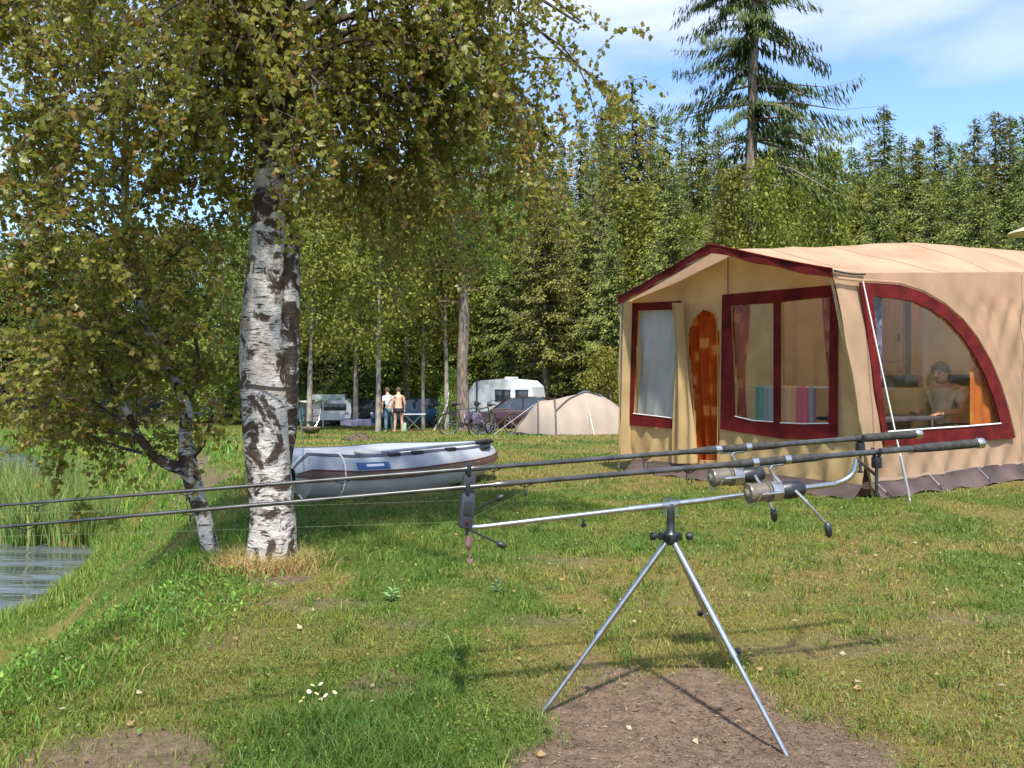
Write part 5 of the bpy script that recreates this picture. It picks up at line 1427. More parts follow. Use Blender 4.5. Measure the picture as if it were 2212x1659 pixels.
def strip(w0, w1, off, name, material, x0=.36, x1=9):
    m_ = MB(); rows = []
    for i, p in enumerate(path):
        if p.x < x0: continue
        t, up, ow = frame(i)
        rows.append([p + (ow * math.cos(w) + up * math.sin(w)) * (rad[i] + o) for w, o in ((w0, -.004), (w0, off), ((w0 + w1) / 2, off * 1.25), (w1, off), (w1, -.004))])
    v_ = [q for r_ in rows for q in r_]; f_ = [(a * 5 + b, a * 5 + b + 1, a * 5 + b + 6, a * 5 + b + 5) for a in range(len(rows) - 1) for b in range(4)]
    m_.add(v_, f_); return m_.build(name, material, boat, local=True)
strip(.02, .28, .012, "rubbing_strake", M['strake'])
strip(.28, .35, .014, "strake_line", M['strake_line']); strip(-.05, .02, .014, "strake_line", M['strake_line'])
strip(1.12, 1.42, .006, "top_seam", mat("dark_seam", (.05, .055, .075), .6))
# maker's patch on the near tube
i0 = min(range(n), key=lambda i: (path[i] - Vector((.95, -.51, .275))).length); i1 = min(range(n), key=lambda i: (path[i] - Vector((1.30, -.51, .27))).length)
def patch(a, b, w0, w1, off, name, material):
    m_ = MB()
    def fn(s, tt):
        k = a + (b - a) * s; i = min(int(k), n - 2); f_ = k - i
        p = path[i].lerp(path[i + 1], f_); t, up, ow = frame(i); w = w0 + (w1 - w0) * tt
        return p + (ow * math.cos(w) + up * math.sin(w)) * (rad[i] + off)
    m_.grid(fn, 8, 4); return m_.build(name, material, boat, local=True)
pt_ = patch(i0, i1, .40, .76, .004, "name_patch", mat("blue_patch", (.035, .10, .24), .5))
patch(i0 + .35 * (i1 - i0), i0 + .85 * (i1 - i0), .54, .66, .007, "patch_print", M['white']).parent = pt_
# floor, transom, seats
mb = MB(); mb.grid(lambda s, t: Vector((.58 + 2.12 * s, (-.42 + .84 * t) * (1 if s < .65 else 1 - .75 * ((s - .65) / .35) ** 1.5), .12 - .11 * (1 - abs(2 * t - 1)) * (1 - s * .6))), 20, 8); mb.build("floor", M['black'], boat, local=True)
mb = MB(); mb.box((.58, 0, .30), (.03, .82, .36), None, .008); mb.build("transom", mat("grey_board", (.25, .26, .27), .6), boat, local=True)
for x_ in (.85, 1.6):
    mb = MB(); mb.box((x_, 0, .43), (.22, .74, .025), None, .008); mb.build("seat", mat("seat_board", (.30, .30, .29), .6), boat, local=True)
# handles, oar and rope along the top of the near tube
for x_ in (1.42, 1.72, 2.08):
    i = min(range(n // 2), key=lambda k: abs(path[k].x - x_)); p = path[i]; t, up, ow = frame(i)
    d_ = (up * .93 + ow * .36).normalized(); mb = MB(); c = p + d_ * (rad[i] + .012); mb.box(c, (.13, .055, .035), Matrix.Rotation(math.atan2(t.y, t.x), 3, 'Z'), .01); mb.build("oar_clip", M['black'], boat, local=True)
mb = MB(); a = Vector((1.3, -.53, .505)); b = Vector((2.62, -.36, .52)); mb.tube([a, b], .016, 8); oar = mb.build("oar_shaft", mat("alu", (.45, .50, .55), .35, .7), boat, local=True)
mb = MB(); dd = (b - a).normalized(); mb.lathe([(0, .014), (.05, .026), (.20, .034), (.28, .022), (.30, .01)], b - dd * .05, dd, 14); o = mb.build("oar_blade", M['black'], boat, local=True)
mb = MB(); mb.tube(catmull([Vector((2.60, -.45, .46)), Vector((2.74, -.40, .475)), Vector((2.84, -.28, .475)), Vector((2.86, -.2, .46))], 4), .022, 8); mb.build("bow_handle", M['black'], boat, local=True)
mb = MB(); mb.box((2.90, -.1, .49), (.16, .16, .03), Matrix.Rotation(-.5, 3, 'Z'), .012); mb.build("bow_patch", M['white'], boat, local=True)
i = min(range(n // 2), key=lambda k: abs(path[k].x - .80)); p = path[i]; t, up, ow = frame(i); rp_ = []
for w in np.linspace(1.6, -.9, 12): rp_.append(p + (ow * math.cos(w) + up * math.sin(w)) * (rad[i] + .010))
e = rp_[-1]; rp_ += [e + Vector((-.06, -.05, -.05)), e + Vector((-.16, -.08, -.085)), e + Vector((-.28, -.08, -.07)), e + Vector((-.38, -.06, .0)), e + Vector((-.42, -.03, .06))]
mb = MB(); mb.tube(catmull(rp_, 3), .008, 6); mb.build("rope", M['white_line'], boat, local=True)
mb = MB(); mb.grid(lambda s, t: Vector((.48 + 2.32 * s, (-.50 + 1.0 * t) * (1 - .5 * s ** 3), .055 + .03 * abs(2 * t - 1) + .10 * s ** 3 - .05 * (1 - abs(2 * t - 1)))), 16, 8); mb.build("hull_bottom", M['black'], boat, local=True)
# ================================================================== camp in the background
def rbox_profile(mb, prof, w, bev=.0):
    """extrude a side outline (x, z) to width w along y"""
    n = len(prof); vs = [Vector((x, -w / 2, z)) for x, z in prof] + [Vector((x, w / 2, z)) for x, z in prof]
    mb.add(vs, [tuple(range(n))[::-1], tuple(range(n, 2 * n))] + [(i, (i + 1) % n, (i + 1) % n + n, i + n) for i in range(n)])
def wheel(root, x, y, r_, w):
    mb = MB(); mb.lathe([(-w / 2, r_ * .62), (-w / 2, r_ * .94), (-w / 4, r_), (w / 4, r_), (w / 2, r_ * .94), (w / 2, r_ * .62)], (x, y, r_), (0, 1, 0), 22); t = mb.build("wheel", M['rubber'], root, local=True)
    mb = MB(); mb.lathe([(-w * .45, r_ * .1), (-w * .46, r_ * .62), (w * .46, r_ * .62), (w * .45, r_ * .1)], (x, y, r_), (0, 1, 0), 16); mb.build("rim", M['chrome'], t, local=True)

# ---- white caravan on the right (long side to the camera, end wall to the left)
M['van_white'] = mat("caravan_white", (.66, .69, .68), .4, var=.06, scale=1.5)
d = 40; x0 = ux(1062, d)
cv = thing("white_caravan", "white caravan with dark windows parked at the wood's edge behind the dark red car", "caravan", (ux(1092, d), d, G(ux(1092, d), d)), math.radians(-18))
prof = [(-1.45, .45), (-1.55, .75), (-1.60, 1.30), (-1.48, 1.85), (-1.25, 2.18), (-.9, 2.30), (.2, 2.38), (1.3, 2.28), (1.62, 2.0), (1.72, 1.3), (1.62, .6), (1.5, .45)]
mb = MB(); rbox_profile(mb, prof, 2.0); mb.build("body", M['van_white'], cv, local=True, smooth_sh=False)
for (xa, xb, za, zb) in ((-.15, .55, 1.35, 1.85), (.85, 1.42, 1.35, 1.85)):
    mb = MB(); mb.box(((xa + xb) / 2, -1.008, (za + zb) / 2), (xb - xa, .03, zb - za), None, .01); w_ = mb.build("window", M['window'], cv, local=True)
    for (c, s) in ((((xa + xb) / 2, -1.02, za), (xb - xa + .08, .04, .045)), (((xa + xb) / 2, -1.02, zb), (xb - xa + .08, .04, .045)), ((xa, -1.02, (za + zb) / 2), (.045, .04, zb - za)), ((xb, -1.02, (za + zb) / 2), (.045, .04, zb - za))):
        m_ = MB(); m_.box(c, s); m_.build("frame", M['dark_metal'], w_, local=True)
mb = MB(); mb.box((-1.585, 0, 1.45), (.05, 1.3, .62), Matrix.Rotation(.06, 3, 'Y'), .02); mb.build("end_window", M['window'], cv, local=True)
mb = MB(); mb.box((-.75, -1.01, 1.28), (.62, .03, 1.6), None, .01); dr = mb.build("door", M['van_white'], cv, local=True)
mb = MB(); mb.box((-.47, -1.03, 1.2), (.03, .03, .14), None, .005); mb.build("handle", M['black'], dr, local=True)
mb = MB(); mb.box((-1.08, -1.02, 1.35), (.07, .04, 1.75)); mb.build("awning_rail", M['dark_metal'], cv, local=True)
mb = MB(); mb.box((0, 0, .40), (2.9, 1.85, .14)); mb.build("chassis", M['black'], cv, local=True)
mb = MB(); mb.box((.1, -1.01, .72), (3.1, .03, .05)); mb.build("side_trim", M['dark_metal'], cv, local=True)
mb = MB(); mb.box((.3, 0, 2.42), (.5, .6, .1), None, .03); mb.build("roof_hatch", M['white'], cv, local=True)
for y_ in (-.9, .9): wheel(cv, .25, y_, .31, .18)
mb = MB(); mb.tube([(-1.5, .4, .42), (-2.4, 0, .42)], .04, 6); mb.tube([(-1.5, -.4, .42), (-2.4, 0, .42)], .04, 6); mb.tube([(-2.3, 0, .42), (-2.3, 0, .0)], .03, 6); mb.build("drawbar", M['dark_metal'], cv, local=True)

# ---- low white caravan on the left
d = 43.5; lx = ux(716, d)
lv = thing("low_white_caravan", "small low white caravan with a wide rear window left of the two standing people", "caravan", (lx, d, G(lx, d)), math.radians(8))
vs_prof = [(-.98, .32), (-1.02, .8), (-.98, 1.15), (-.82, 1.36), (.82, 1.36), (.98, 1.15), (1.02, .8), (.98, .32)]
mb = MB(); n_ = len(vs_prof); mb.add([Vector((x, -.0, z)) for x, z in vs_prof] + [Vector((x, 2.6, z)) for x, z in vs_prof], [tuple(range(n_))[::-1], tuple(range(n_, 2 * n_))] + [(i, (i + 1) % n_, (i + 1) % n_ + n_, i + n_) for i in range(n_)]); mb.build("body", M['white'], lv, local=True, smooth_sh=False)
mb = MB(); mb.box((.1, -.012, 1.0), (1.3, .03, .36), None, .02); w_ = mb.build("rear_window", M['window'], lv, local=True)
mb = MB(); mb.box((-.2, 1.0, 1.50), (1.8, 1.8, .26), None, .04); mb.build("raised_roof", mat("grey_green_roof", (.34, .40, .37), .5), lv, local=True)
for s_ in (-.7, .78):
    mb = MB(); mb.box((s_, -.015, .68), (.22, .03, .12), None, .01); mb.build("tail_lamp", mat("lamp_white", (.5, .42, .40), .3), lv, local=True)
mb = MB(); mb.box((0, 1.3, .28), (1.8, 2.5, .1)); mb.build("chassis", M['black'], lv, local=True)
for s_ in (-.85, .85):
    mb = MB(); mb.lathe([(-.08, .17), (-.08, .27), (.08, .27), (.08, .17)], (s_, 1.2, .27), (1, 0, 0), 16); mb.build("wheel", M['rubber'], lv, local=True)
# grey awning beside it
aw = thing("side_awning", "grey-green flat awning with poles left of the low white caravan", "awning", (ux(668, 42.5), 42.5, G(ux(668, 42.5), 42.5)))
mb = MB(); mb.grid(lambda s, t: Vector((-.9 + 1.7 * s, -.2 + 1.8 * t, 1.32 + .05 * math.sin(s * 9) - .08 * (1 - s))), 10, 6); mb.build("canopy", mat("awn_white", (.55, .57, .52), .8, trans=.2), aw, local=True)
mb = MB(); mb.grid(lambda s, t: Vector((-.85 + 1.6 * s, 1.5, .05 + 1.25 * t)), 6, 4); mb.build("back_wall", mat("awn_grey", (.20, .23, .20), .8), aw, local=True)
for x_ in (-.88, .75):
    mb = MB(); mb.tube([(x_, -.18, -.1), (x_, -.18, 1.3)], .03, 6); mb.build("pole", M['white'], aw, local=True)

# ---- cars
def car(name, label, u, d, rz, paint, length=4.3):
    c = thing(name, label, "car", (ux(u, d), d, G(ux(u, d), d)), rz)
    s = length / 4.3
    sec = [(-2.15, .35, .62, .70), (-2.05, .28, .72, .80), (-1.4, .24, .84, .86), (-.95, .24, .90, .87), (-.2, .24, .93, .88), (.9, .24, .95, .88), (1.6, .24, .95, .87), (2.0, .28, .92, .82), (2.15, .38, .80, .74)]
    mb = MB(); rings = []
    for (x, zb, zt, w) in sec:
        rings.append([Vector((x * s, sy * w * k, z)) for (sy, k, z) in ((-1, .90, zb), (-1, 1, zb + .15), (-1, 1, zt - .12), (-1, .93, zt), (1, .93, zt), (1, 1, zt - .12), (1, 1, zb + .15), (1, .90, zb))])
    v_ = [q for r_ in rings for q in r_]; k = len(rings)
    mb.add(v_, [(i * 8 + j, i * 8 + (j + 1) % 8, (i + 1) * 8 + (j + 1) % 8, (i + 1) * 8 + j) for i in range(k - 1) for j in range(8)] + [tuple(range(8))[::-1], tuple((k - 1) * 8 + j for j in range(8))])
    mb.build("body", paint, c, local=True)
    cab_ = [(-1.05, .90, .80), (-.35, 1.36, .66), (.1, 1.44, .66), (1.0, 1.43, .66), (1.55, 1.28, .66), (1.95, .92, .78)]
    mb = MB(); rings = [[Vector((x * s, -w, z)), Vector((x * s, w, z))] for x, z, w in cab_]
    v_ = [q for r_ in rings for q in r_]; lo = [Vector((x * s, sy * .84, .86)) for x in (-1.05, 1.95) for sy in (-1, 1)]
    mb.add(v_, [(2 * i, 2 * i + 1, 2 * i + 3, 2 * i + 2) for i in range(5)])
    mb.add([Vector((x * s, -w, z)) for x, z, w in cab_], [tuple(range(6))]); mb.add([Vector((x * s, w, z)) for x, z, w in cab_], [tuple(range(6))])
    mb.build("glasshouse", M['window'], c, local=True, smooth_sh=False)
    mb = MB(); mb.grid(lambda a, b: Vector(((-.38 + 1.95 * a) * s, -.67 + 1.34 * b, 1.372 + .085 * math.sin(PI * min(1, a * .9 + .1)) - .02 * a)), 10, 4); mb.build("roof_panel", paint, c, local=True)
    for sy in (-1, 1):
        for (xa, xb) in ((-1.03, -.36), (.32, .32), (1.25, 1.55)):
            za, zb = (.9, 1.37) if xa < 0 else (.9, 1.42)
            mb = MB(); mb.tube([(xa * s, sy * (.81 if xa < 0 else .80), za), (xb * s, sy * .672, zb)], .035, 6); mb.build("roof_pillar", paint, c, local=True)
        for x in (-1.35, 1.3): wheel(c, x * s, sy * .80, .32, .2)
        mb = MB(); mb.box((-2.08 * s, sy * .58, .66), (.12, .30, .14), None, .03); mb.build("headlight", mat("lens", (.5, .52, .55), .15), c, local=True)
    return c
car("dark_red_car", "dark red hatchback half hidden by the pink tunnel tent and bicycles", 1118, 33.5, math.radians(-8), mat("dark_red_paint", (.035, .007, .010), .3, coat=.3), 4.1)
car("blue_car", "teal blue car far back between the two standing people and the grey trunk", 888, 41, math.radians(12), mat("blue_paint", (.02, .07, .13), .3, coat=.4), 3.9)
car("dark_blue_car", "dark blue car at the far end of the lawn left of the thick birch", 486, 50, math.radians(60), mat("navy_paint", (.02, .03, .08), .3, coat=.4), 4.0)
car("grey_car", "dark grey car in the shade behind the violet camp bed", 790, 46, math.radians(70), mat("grey_paint", (.05, .055, .065), .35, coat=.3), 4.0)

# ---- pink tunnel tent
d = 25.0; tx = ux(1105, d); tz = G(tx + 1.5, d)
tt_ = thing("tunnel_tent", "dusty pink-beige tunnel tent with grey pole sleeves left of the large tent", "tent", (tx, d, tz))
M['pink'] = mat("pink_nylon", (.42, .335, .26), .7, var=.05, scale=1.2, bump=.12, bscale=3, trans=.25)
M['sleeve'] = mat("grey_sleeve", (.075, .07, .075), .7)
hs = [(0.0, .03, .05), (.30, .42, .30), (.75, .98, .75), (1.1, 1.02, 1.02), (1.6, 1.12, 1.12), (2.2, 1.27, 1.18), (2.7, 1.17, 1.08), (3.2, .84, .88), (3.7, .42, .55), (4.05, .05, .12)]
hx, hh_, hw = (np.array([q[k] for q in hs]) for k in range(3))
def tun(s, t):
    x = 4.05 * s; h_ = np.interp(x, hx, hh_) + .012 * math.sin(x * 9); w = np.interp(x, hx, hw); a = (t * 2 - 1)
    zz = h_ * (1 - abs(a) ** 2.3) ** .75
    return Vector((x, a * w + .015 * math.sin(x * 13 + t * 9), zz + .012 * math.sin(x * 7 + a * 11) * (1 - abs(a))))
mb = MB(); mb.grid(tun, 60, 28); mb.build("flysheet", M['pink'], tt_, local=True)
def hoop(x, lift=.02, t0=0, t1=1): return [tun(x / 4.05, t0 + (t1 - t0) * k / 18) + Vector((0, -.015, lift)) for k in range(19)]
for xs in (.78, 1.28): mb = MB(); mb.tube(hoop(xs), .025, 6); mb.build("pole_sleeve", M['sleeve'], tt_, local=True)
mb = MB(); mb.tube([tun(a / 4.05, .5 - .34 * (1 - k / 12)) + Vector((0, -.02, .02)) for k, a in enumerate(np.linspace(1.28, 2.2, 13))], .028, 6); mb.build("pole_sleeve", M['sleeve'], tt_, local=True)
mb = MB(); mb.tube([Vector((.02, -.12, .02)), Vector((.75, -.12, .98))], .02, 6); mb.build("door_zip", M['sleeve'], tt_, local=True)
mb = MB(); mb.grid(lambda s, t: tun((2.0 + .7 * s) / 4.05, .40 + .2 * t) + Vector((0, 0, .035)), 8, 4); mb.build("roof_vent", mat("vent_grey", (.10, .12, .15), .6), tt_, local=True)
mb = MB(); mb.grid(lambda s, t: Vector((.1 + 3.85 * s, -np.interp(.1 + 3.85 * s, hx, hw) - .02 - .05 * t, .07 * (1 - t) + .005 + .015 * math.sin(s * 40))), 40, 2); mb.build("ground_edge", M['black'], tt_, local=True)
for (a, b) in (((.75, -.1, .96), (-.55, -.2, .0)), ((2.2, -.3, 1.15), (2.3, -1.9, .0))):
    mb = MB(); b = Vector(b); b.z = G(tx + b.x, d + b.y) - tz; mb.tube([a, b], .006, 5); mb.build("guy_rope", M['white_line'], tt_, local=True)

# ---- bicycles
def bicycle(label, u, d, rz, paint, bag=False):
    b = thing("bicycle", label, "bicycle", (ux(u, d), d, G(ux(u, d), d)), rz)
    for x in (-.52, .52):
        mb = MB(); mb.tube([(x + .34 * math.cos(w), 0, .34 + .34 * math.sin(w)) for w in np.linspace(0, 2 * PI, 29)[:-1]], .022, 6, closed=True); wh = mb.build("wheel", M['rubber'], b, local=True)
        mb = MB(); mb.tube([(x + .315 * math.cos(w), 0, .34 + .315 * math.sin(w)) for w in np.linspace(0, 2 * PI, 25)[:-1]], .009, 5, closed=True); mb.build("rim", M['chrome'], wh, local=True)
        mb = MB(); mb.lathe([(-.03, .02), (.03, .02)], (x, 0, .34), (0, 1, 0), 10)
        for k in range(14): w = k * 2 * PI / 14; mb.tube([(x, .02 * (-1) ** k, .34), (x + .31 * math.cos(w), 0, .34 + .31 * math.sin(w))], .003, 4)
        mb.build("spokes", M['chrome'], wh, local=True)
    fr = MB(); BBp = (-.08, 0, .30); ST = (-.22, 0, .80); HT = (.36, 0, .84); HB = (.40, 0, .70); RA = (-.52, 0, .34)
    for a, c in ((BBp, ST), (BBp, HB), (ST, HT), (HT, HB), (RA, BBp), (RA, ST)): fr.tube([a, c], .02, 8)
    fr.build("frame", paint, b, local=True)
    mb = MB(); mb.tube([HB, (.46, 0, .55), (.52, 0, .34)], .014, 8); mb.build("fork", paint, b, local=True)
    mb = MB(); mb.tube(catmull([(.30, -.28, 1.02), (.38, -.18, 1.06), (.36, 0, 1.0), (.38, .18, 1.06), (.30, .28, 1.02)], 4), .013, 8); mb.tube([HT, (.35, 0, 1.0)], .014, 8); mb.build("handlebar", M['chrome'], b, local=True)
    mb = MB(); mb.tube([ST, (-.25, 0, .95)], .014, 8); sp = mb.build("seat_post", M['chrome'], b, local=True)
    mb = MB(); mb.lathe([(-.16, .03), (-.15, .075), (-.06, .075), (.04, .03), (.14, .02), (.15, .005)], (-.25, 0, .97), (1, 0, -.02), 12); mb.build("saddle", M['black'], sp, local=True)
    mb = MB(); mb.lathe([(-.012, .085), (.012, .085)], BBp, (0, 1, 0), 18); mb.tube([BBp, (.02, -.08, .16), (.02, -.16, .16)], .012, 6); mb.tube([BBp, (-.18, .08, .44), (-.18, .16, .44)], .012, 6); mb.build("crank", M['dark_metal'], b, local=True)
    mb = MB(); mb.tube([(-.25, .06, .74), (-.75, .06, .72), (-.75, -.06, .72), (-.25, -.06, .74)], .008, 6); rk = mb.build("luggage_rack", M['dark_metal'], b, local=True)
    if bag:
        for s_ in (-1, 1): mb = MB(); mb.box((-.56, s_ * .13, .54), (.34, .12, .32), None, .03); mb.build("pannier_bag", mat("violet_bag", (.045, .03, .07), .8, c2=(.22, .18, .26), scale=9), b, local=True)
    return b
bicycle("bicycle with dark violet bags beside the boat's bow", 1042, 25.8, math.radians(62), mat("black_paint", (.02, .02, .025), .35), True)
bicycle("dark bicycle seen side-on left of the bag-laden one", 1003, 26.4, math.radians(12), mat("dark_green_paint", (.02, .035, .03), .35))
bicycle("brownish bicycle leaning towards the tunnel tent, rightmost of the three", 1078, 27.2, math.radians(-20), mat("brown_paint", (.15, .07, .03), .35))

# ---- people
def skin_fig(name, verts, edges, material, parent, sub=2):
    """verts: name -> (x, y, z, radius); one continuous skinned surface"""
    keys = list(verts); me_ = bpy.data.meshes.new(name)
    me_.from_pydata([verts[k][:3] for k in keys], [(keys.index(a), keys.index(b)) for a, b in edges], [])
    o = bpy.data.objects.new(name, me_); col.objects.link(o); o.parent = parent
    md = o.modifiers.new("skin", 'SKIN'); md.use_smooth_shade = True
    for i, k in enumerate(keys):
        r_ = verts[k][3]; me_.skin_vertices[0].data[i].radius = (r_ if not isinstance(r_, tuple) else r_[0], r_ if not isinstance(r_, tuple) else r_[1])
    me_.skin_vertices[0].data[0].use_root = True
    ss = o.modifiers.new("sub", 'SUBSURF'); ss.levels = sub; ss.render_levels = sub
    me_.materials.append(material)
    return o
SKIN = mat("skin", (.52, .30, .20), .55, var=.08, scale=8)
HAIRB = mat("brown_hair", (.09, .055, .03), .8, var=.3, scale=40)
def hair_cap(parent, hc, fwd, r_, m_, low=1.9):
    """rounded head of hair: covers the crown and the back of the head"""
    f = Vector(fwd).normalized(); s = f.cross(Vector((0, 0, 1))).normalized(); up = s.cross(f); hc = Vector(hc); m = MB()
    def fn(a, b):
        th = 2 * PI * a; lim = low - .85 * (.5 + .5 * math.cos(th)) ** 2; ph = lim * b
        d = up * math.cos(ph) + (f * math.cos(th) + s * math.sin(th)) * math.sin(ph)
        k = r_ * (1 + .05 * math.sin(th * 5 + ph * 7) + .03 * math.sin(th * 11))
        return hc + Vector((d.x * k, d.y * k, d.z * k * 1.12))
    m.grid(fn, 24, 8, closed_u=True); m.build("hair", m_, parent, local=True)
def hand_verts(V, E, wrist, palm, side, tag_, sc=1.0):
    """palm and five fingers hanging along `palm` from the wrist"""
    w = Vector(V[wrist][:3]); f = Vector(palm).normalized(); s = Vector(side).normalized()
    pc = w + f * .075 * sc; V[tag_ + 'p'] = (*pc, .036 * sc); E.append((wrist, tag_ + 'p'))
    n_ = f.cross(s)
    for k, (o, ln) in enumerate(((-.028, .072), (-.010, .085), (.010, .08), (.027, .062))):
        a = pc + s * o * sc + f * .04 * sc; b = a + (f * .8 + n_ * .25).normalized() * ln * .55 * sc; c = b + (f * .6 + n_ * .6).normalized() * ln * .45 * sc
        for q, pnt, r_ in (('a', a, .012), ('b', b, .0095), ('c', c, .008)): V[f'{tag_}{k}{q}'] = (*pnt, r_ * sc)
        E += [(tag_ + 'p', f'{tag_}{k}a'), (f'{tag_}{k}a', f'{tag_}{k}b'), (f'{tag_}{k}b', f'{tag_}{k}c')]
    a = w + f * .045 * sc + s * -.035 * sc; b = a + (f * .6 - s * .7).normalized() * .04 * sc; c = b + f * .03 * sc
    for q, pnt, r_ in (('a', a, .013), ('b', b, .011), ('c', c, .009)): V[f'{tag_}t{q}'] = (*pnt, r_ * sc)
    E += [(wrist, tag_ + 'ta'), (tag_ + 'ta', tag_ + 'tb'), (tag_ + 'tb', tag_ + 'tc')]
def face(parent, hc, fwd, r_=.1, skin=SKIN):
    f = Vector(fwd).normalized(); s = f.cross(Vector((0, 0, 1))).normalized(); hc = Vector(hc)
    for k in (-1, 1):
        mb = MB(); mb.lathe([(-.006, .004), (-.003, .011), (.004, .011), (.007, .004)], hc + f * r_ * .88 + s * k * .034 + Vector((0, 0, .005)), f, 8); mb.build("eye", mat("eye", (.05, .04, .04), .3), parent, local=True)
        mb = MB(); mb.lathe([(-.008, .012), (0, .03), (.008, .02)], hc + s * k * r_ * .86 - Vector((0, 0, .012)), s * k, 10); mb.build("ear", skin, parent, local=True)
    mb = MB(); mb.tube([hc + f * r_ * .93 + Vector((0, 0, .0)), hc + f * (r_ + .022) - Vector((0, 0, .035))], [.009, .015], 8); mb.build("nose", skin, parent, local=True)
    mb = MB(); mb.tube([hc + f * r_ * .88 - s * .025 - Vector((0, 0, .062)), hc + f * r_ * .95 - Vector((0, 0, .06)), hc + f * r_ * .88 + s * .025 - Vector((0, 0, .062))], .006, 6); mb.build("mouth", mat("lips", (.35, .13, .10), .5), parent, local=True)
def standing(label, u, d, rz, bare, stoop=0.0):
    """figure looking along +y (away from the camera) before turning"""
    x = ux(u, d); P = thing("person", label, "person", (x, d, G(x, d)), rz)
    b = stoop
    V = {'pel': (0, 0, .96, (.15, .11)), 'wai': (0, .02 + b * .1, 1.12, (.135, .10)), 'che': (0, .03 + b * .25, 1.32, (.165, .115)), 'sho': (0, .02 + b * .4, 1.45, (.14, .09)), 'nec': (0, .04 + b * .5, 1.53, .055), 'hd0': (0, .05 + b * .6, 1.60, .078), 'hd1': (0, .055 + b * .65, 1.68, .092), 'hd2': (0, .05 + b * .65, 1.745, .07)}
    E = [('pel', 'wai'), ('wai', 'che'), ('che', 'sho'), ('sho', 'nec'), ('nec', 'hd0'), ('hd0', 'hd1'), ('hd1', 'hd2')]
    for k, s in (('l', -1), ('r', 1)):
        V[k + 'hip'] = (s * .095, 0, .90, .092); V[k + 'th'] = (s * .115, .01, .70, .078); V[k + 'kn'] = (s * .13, .03, .49, .056); V[k + 'ca'] = (s * .14, -.01, .33, .054); V[k + 'an'] = (s * .15, -.02, .09, .038); V[k + 'he'] = (s * .15, -.03, .04, .036); V[k + 'to'] = (s * .165, .14, .03, .03)
        E += [('pel', k + 'hip'), (k + 'hip', k + 'th'), (k + 'th', k + 'kn'), (k + 'kn', k + 'ca'), (k + 'ca', k + 'an'), (k + 'an', k + 'he'), (k + 'he', k + 'to')]
        V[k + 'shj'] = (s * .185, .02 + b * .38, 1.42, .062); V[k + 'el'] = (s * .25, .02 + b * .3, 1.14, .043); V[k + 'wr'] = (s * .235, .08 + b * .35, .90, .029)
        E += [('sho', k + 'shj'), (k + 'shj', k + 'el'), (k + 'el', k + 'wr')]
        hand_verts(V, E, k + 'wr', (0, .15, -1), (0, 1, 0), k + 'h')
    body = skin_fig("body", V, E, SKIN, P)
    hair_cap(P, Vector(V['hd1'][:3]) + Vector((0, -.012, .012)), (0, 1, 0), .108, HAIRB)
    face(body, V['hd1'][:3], (0, 1, 0), .095)
    sc = lambda r_, a: (r_[0] + a, r_[1] + a) if isinstance(r_, tuple) else r_ + a
    def wear(name, keys, edges, grow, m_, cut=None):
        q = {k: (*V[k][:3], sc(V[k][3], grow)) for k in keys}
        if cut: q.update(cut)
        return skin_fig(name, q, edges, m_, P)
    if bare:
        wear("shorts", ['pel', 'lhip', 'rhip'], [('pel', 'lhip'), ('pel', 'rhip'), ('lhip', 'lx'), ('rhip', 'rx')], .018, mat("black_cloth", (.012, .012, .016), .85), {'lx': (-.112, .01, .74, .10), 'rx': (.112, .01, .74, .10)})
    else:
        wear("shirt", ['che', 'wai', 'sho', 'lshj', 'rshj', 'pel'], [('che', 'wai'), ('che', 'sho'), ('sho', 'lshj'), ('sho', 'rshj'), ('lshj', 'lx'), ('rshj', 'rx'), ('wai', 'pel')], .018, mat("white_cloth", (.62, .63, .64), .85), {'lx': (-.225, .02, 1.24, .06), 'rx': (.225, .02, 1.24, .06), 'pel': (0, 0, 1.0, (.16, .12))})
        tr_m = mat("teal_trousers", (.03, .075, .095), .85, c2=(.10, .20, .23), scale=4)
        wear("trousers", ['pel', 'lhip', 'rhip', 'lth', 'rth', 'lkn', 'rkn', 'lca', 'rca', 'lan', 'ran'], [('pel', 'lhip'), ('pel', 'rhip'), ('lhip', 'lth'), ('rhip', 'rth'), ('lth', 'lkn'), ('rth', 'rkn'), ('lkn', 'lca'), ('rkn', 'rca'), ('lca', 'lan'), ('rca', 'ran')], .018, tr_m)
        mb = MB(); mb.tube([(-.20, -.09, 1.05), (-.05, -.115, 1.25), (.11, -.06, 1.50)], .022, 6, flat=.5); mb.build("bag_strap", M['black'], P, local=True)
    return P
standing("bare-backed person in black shorts standing with back to the camera", 861, 33.0, .15, True, .35)
standing("person in a white shirt and teal trousers left of the bare-backed one", 841, 33.5, .5, False, .3)

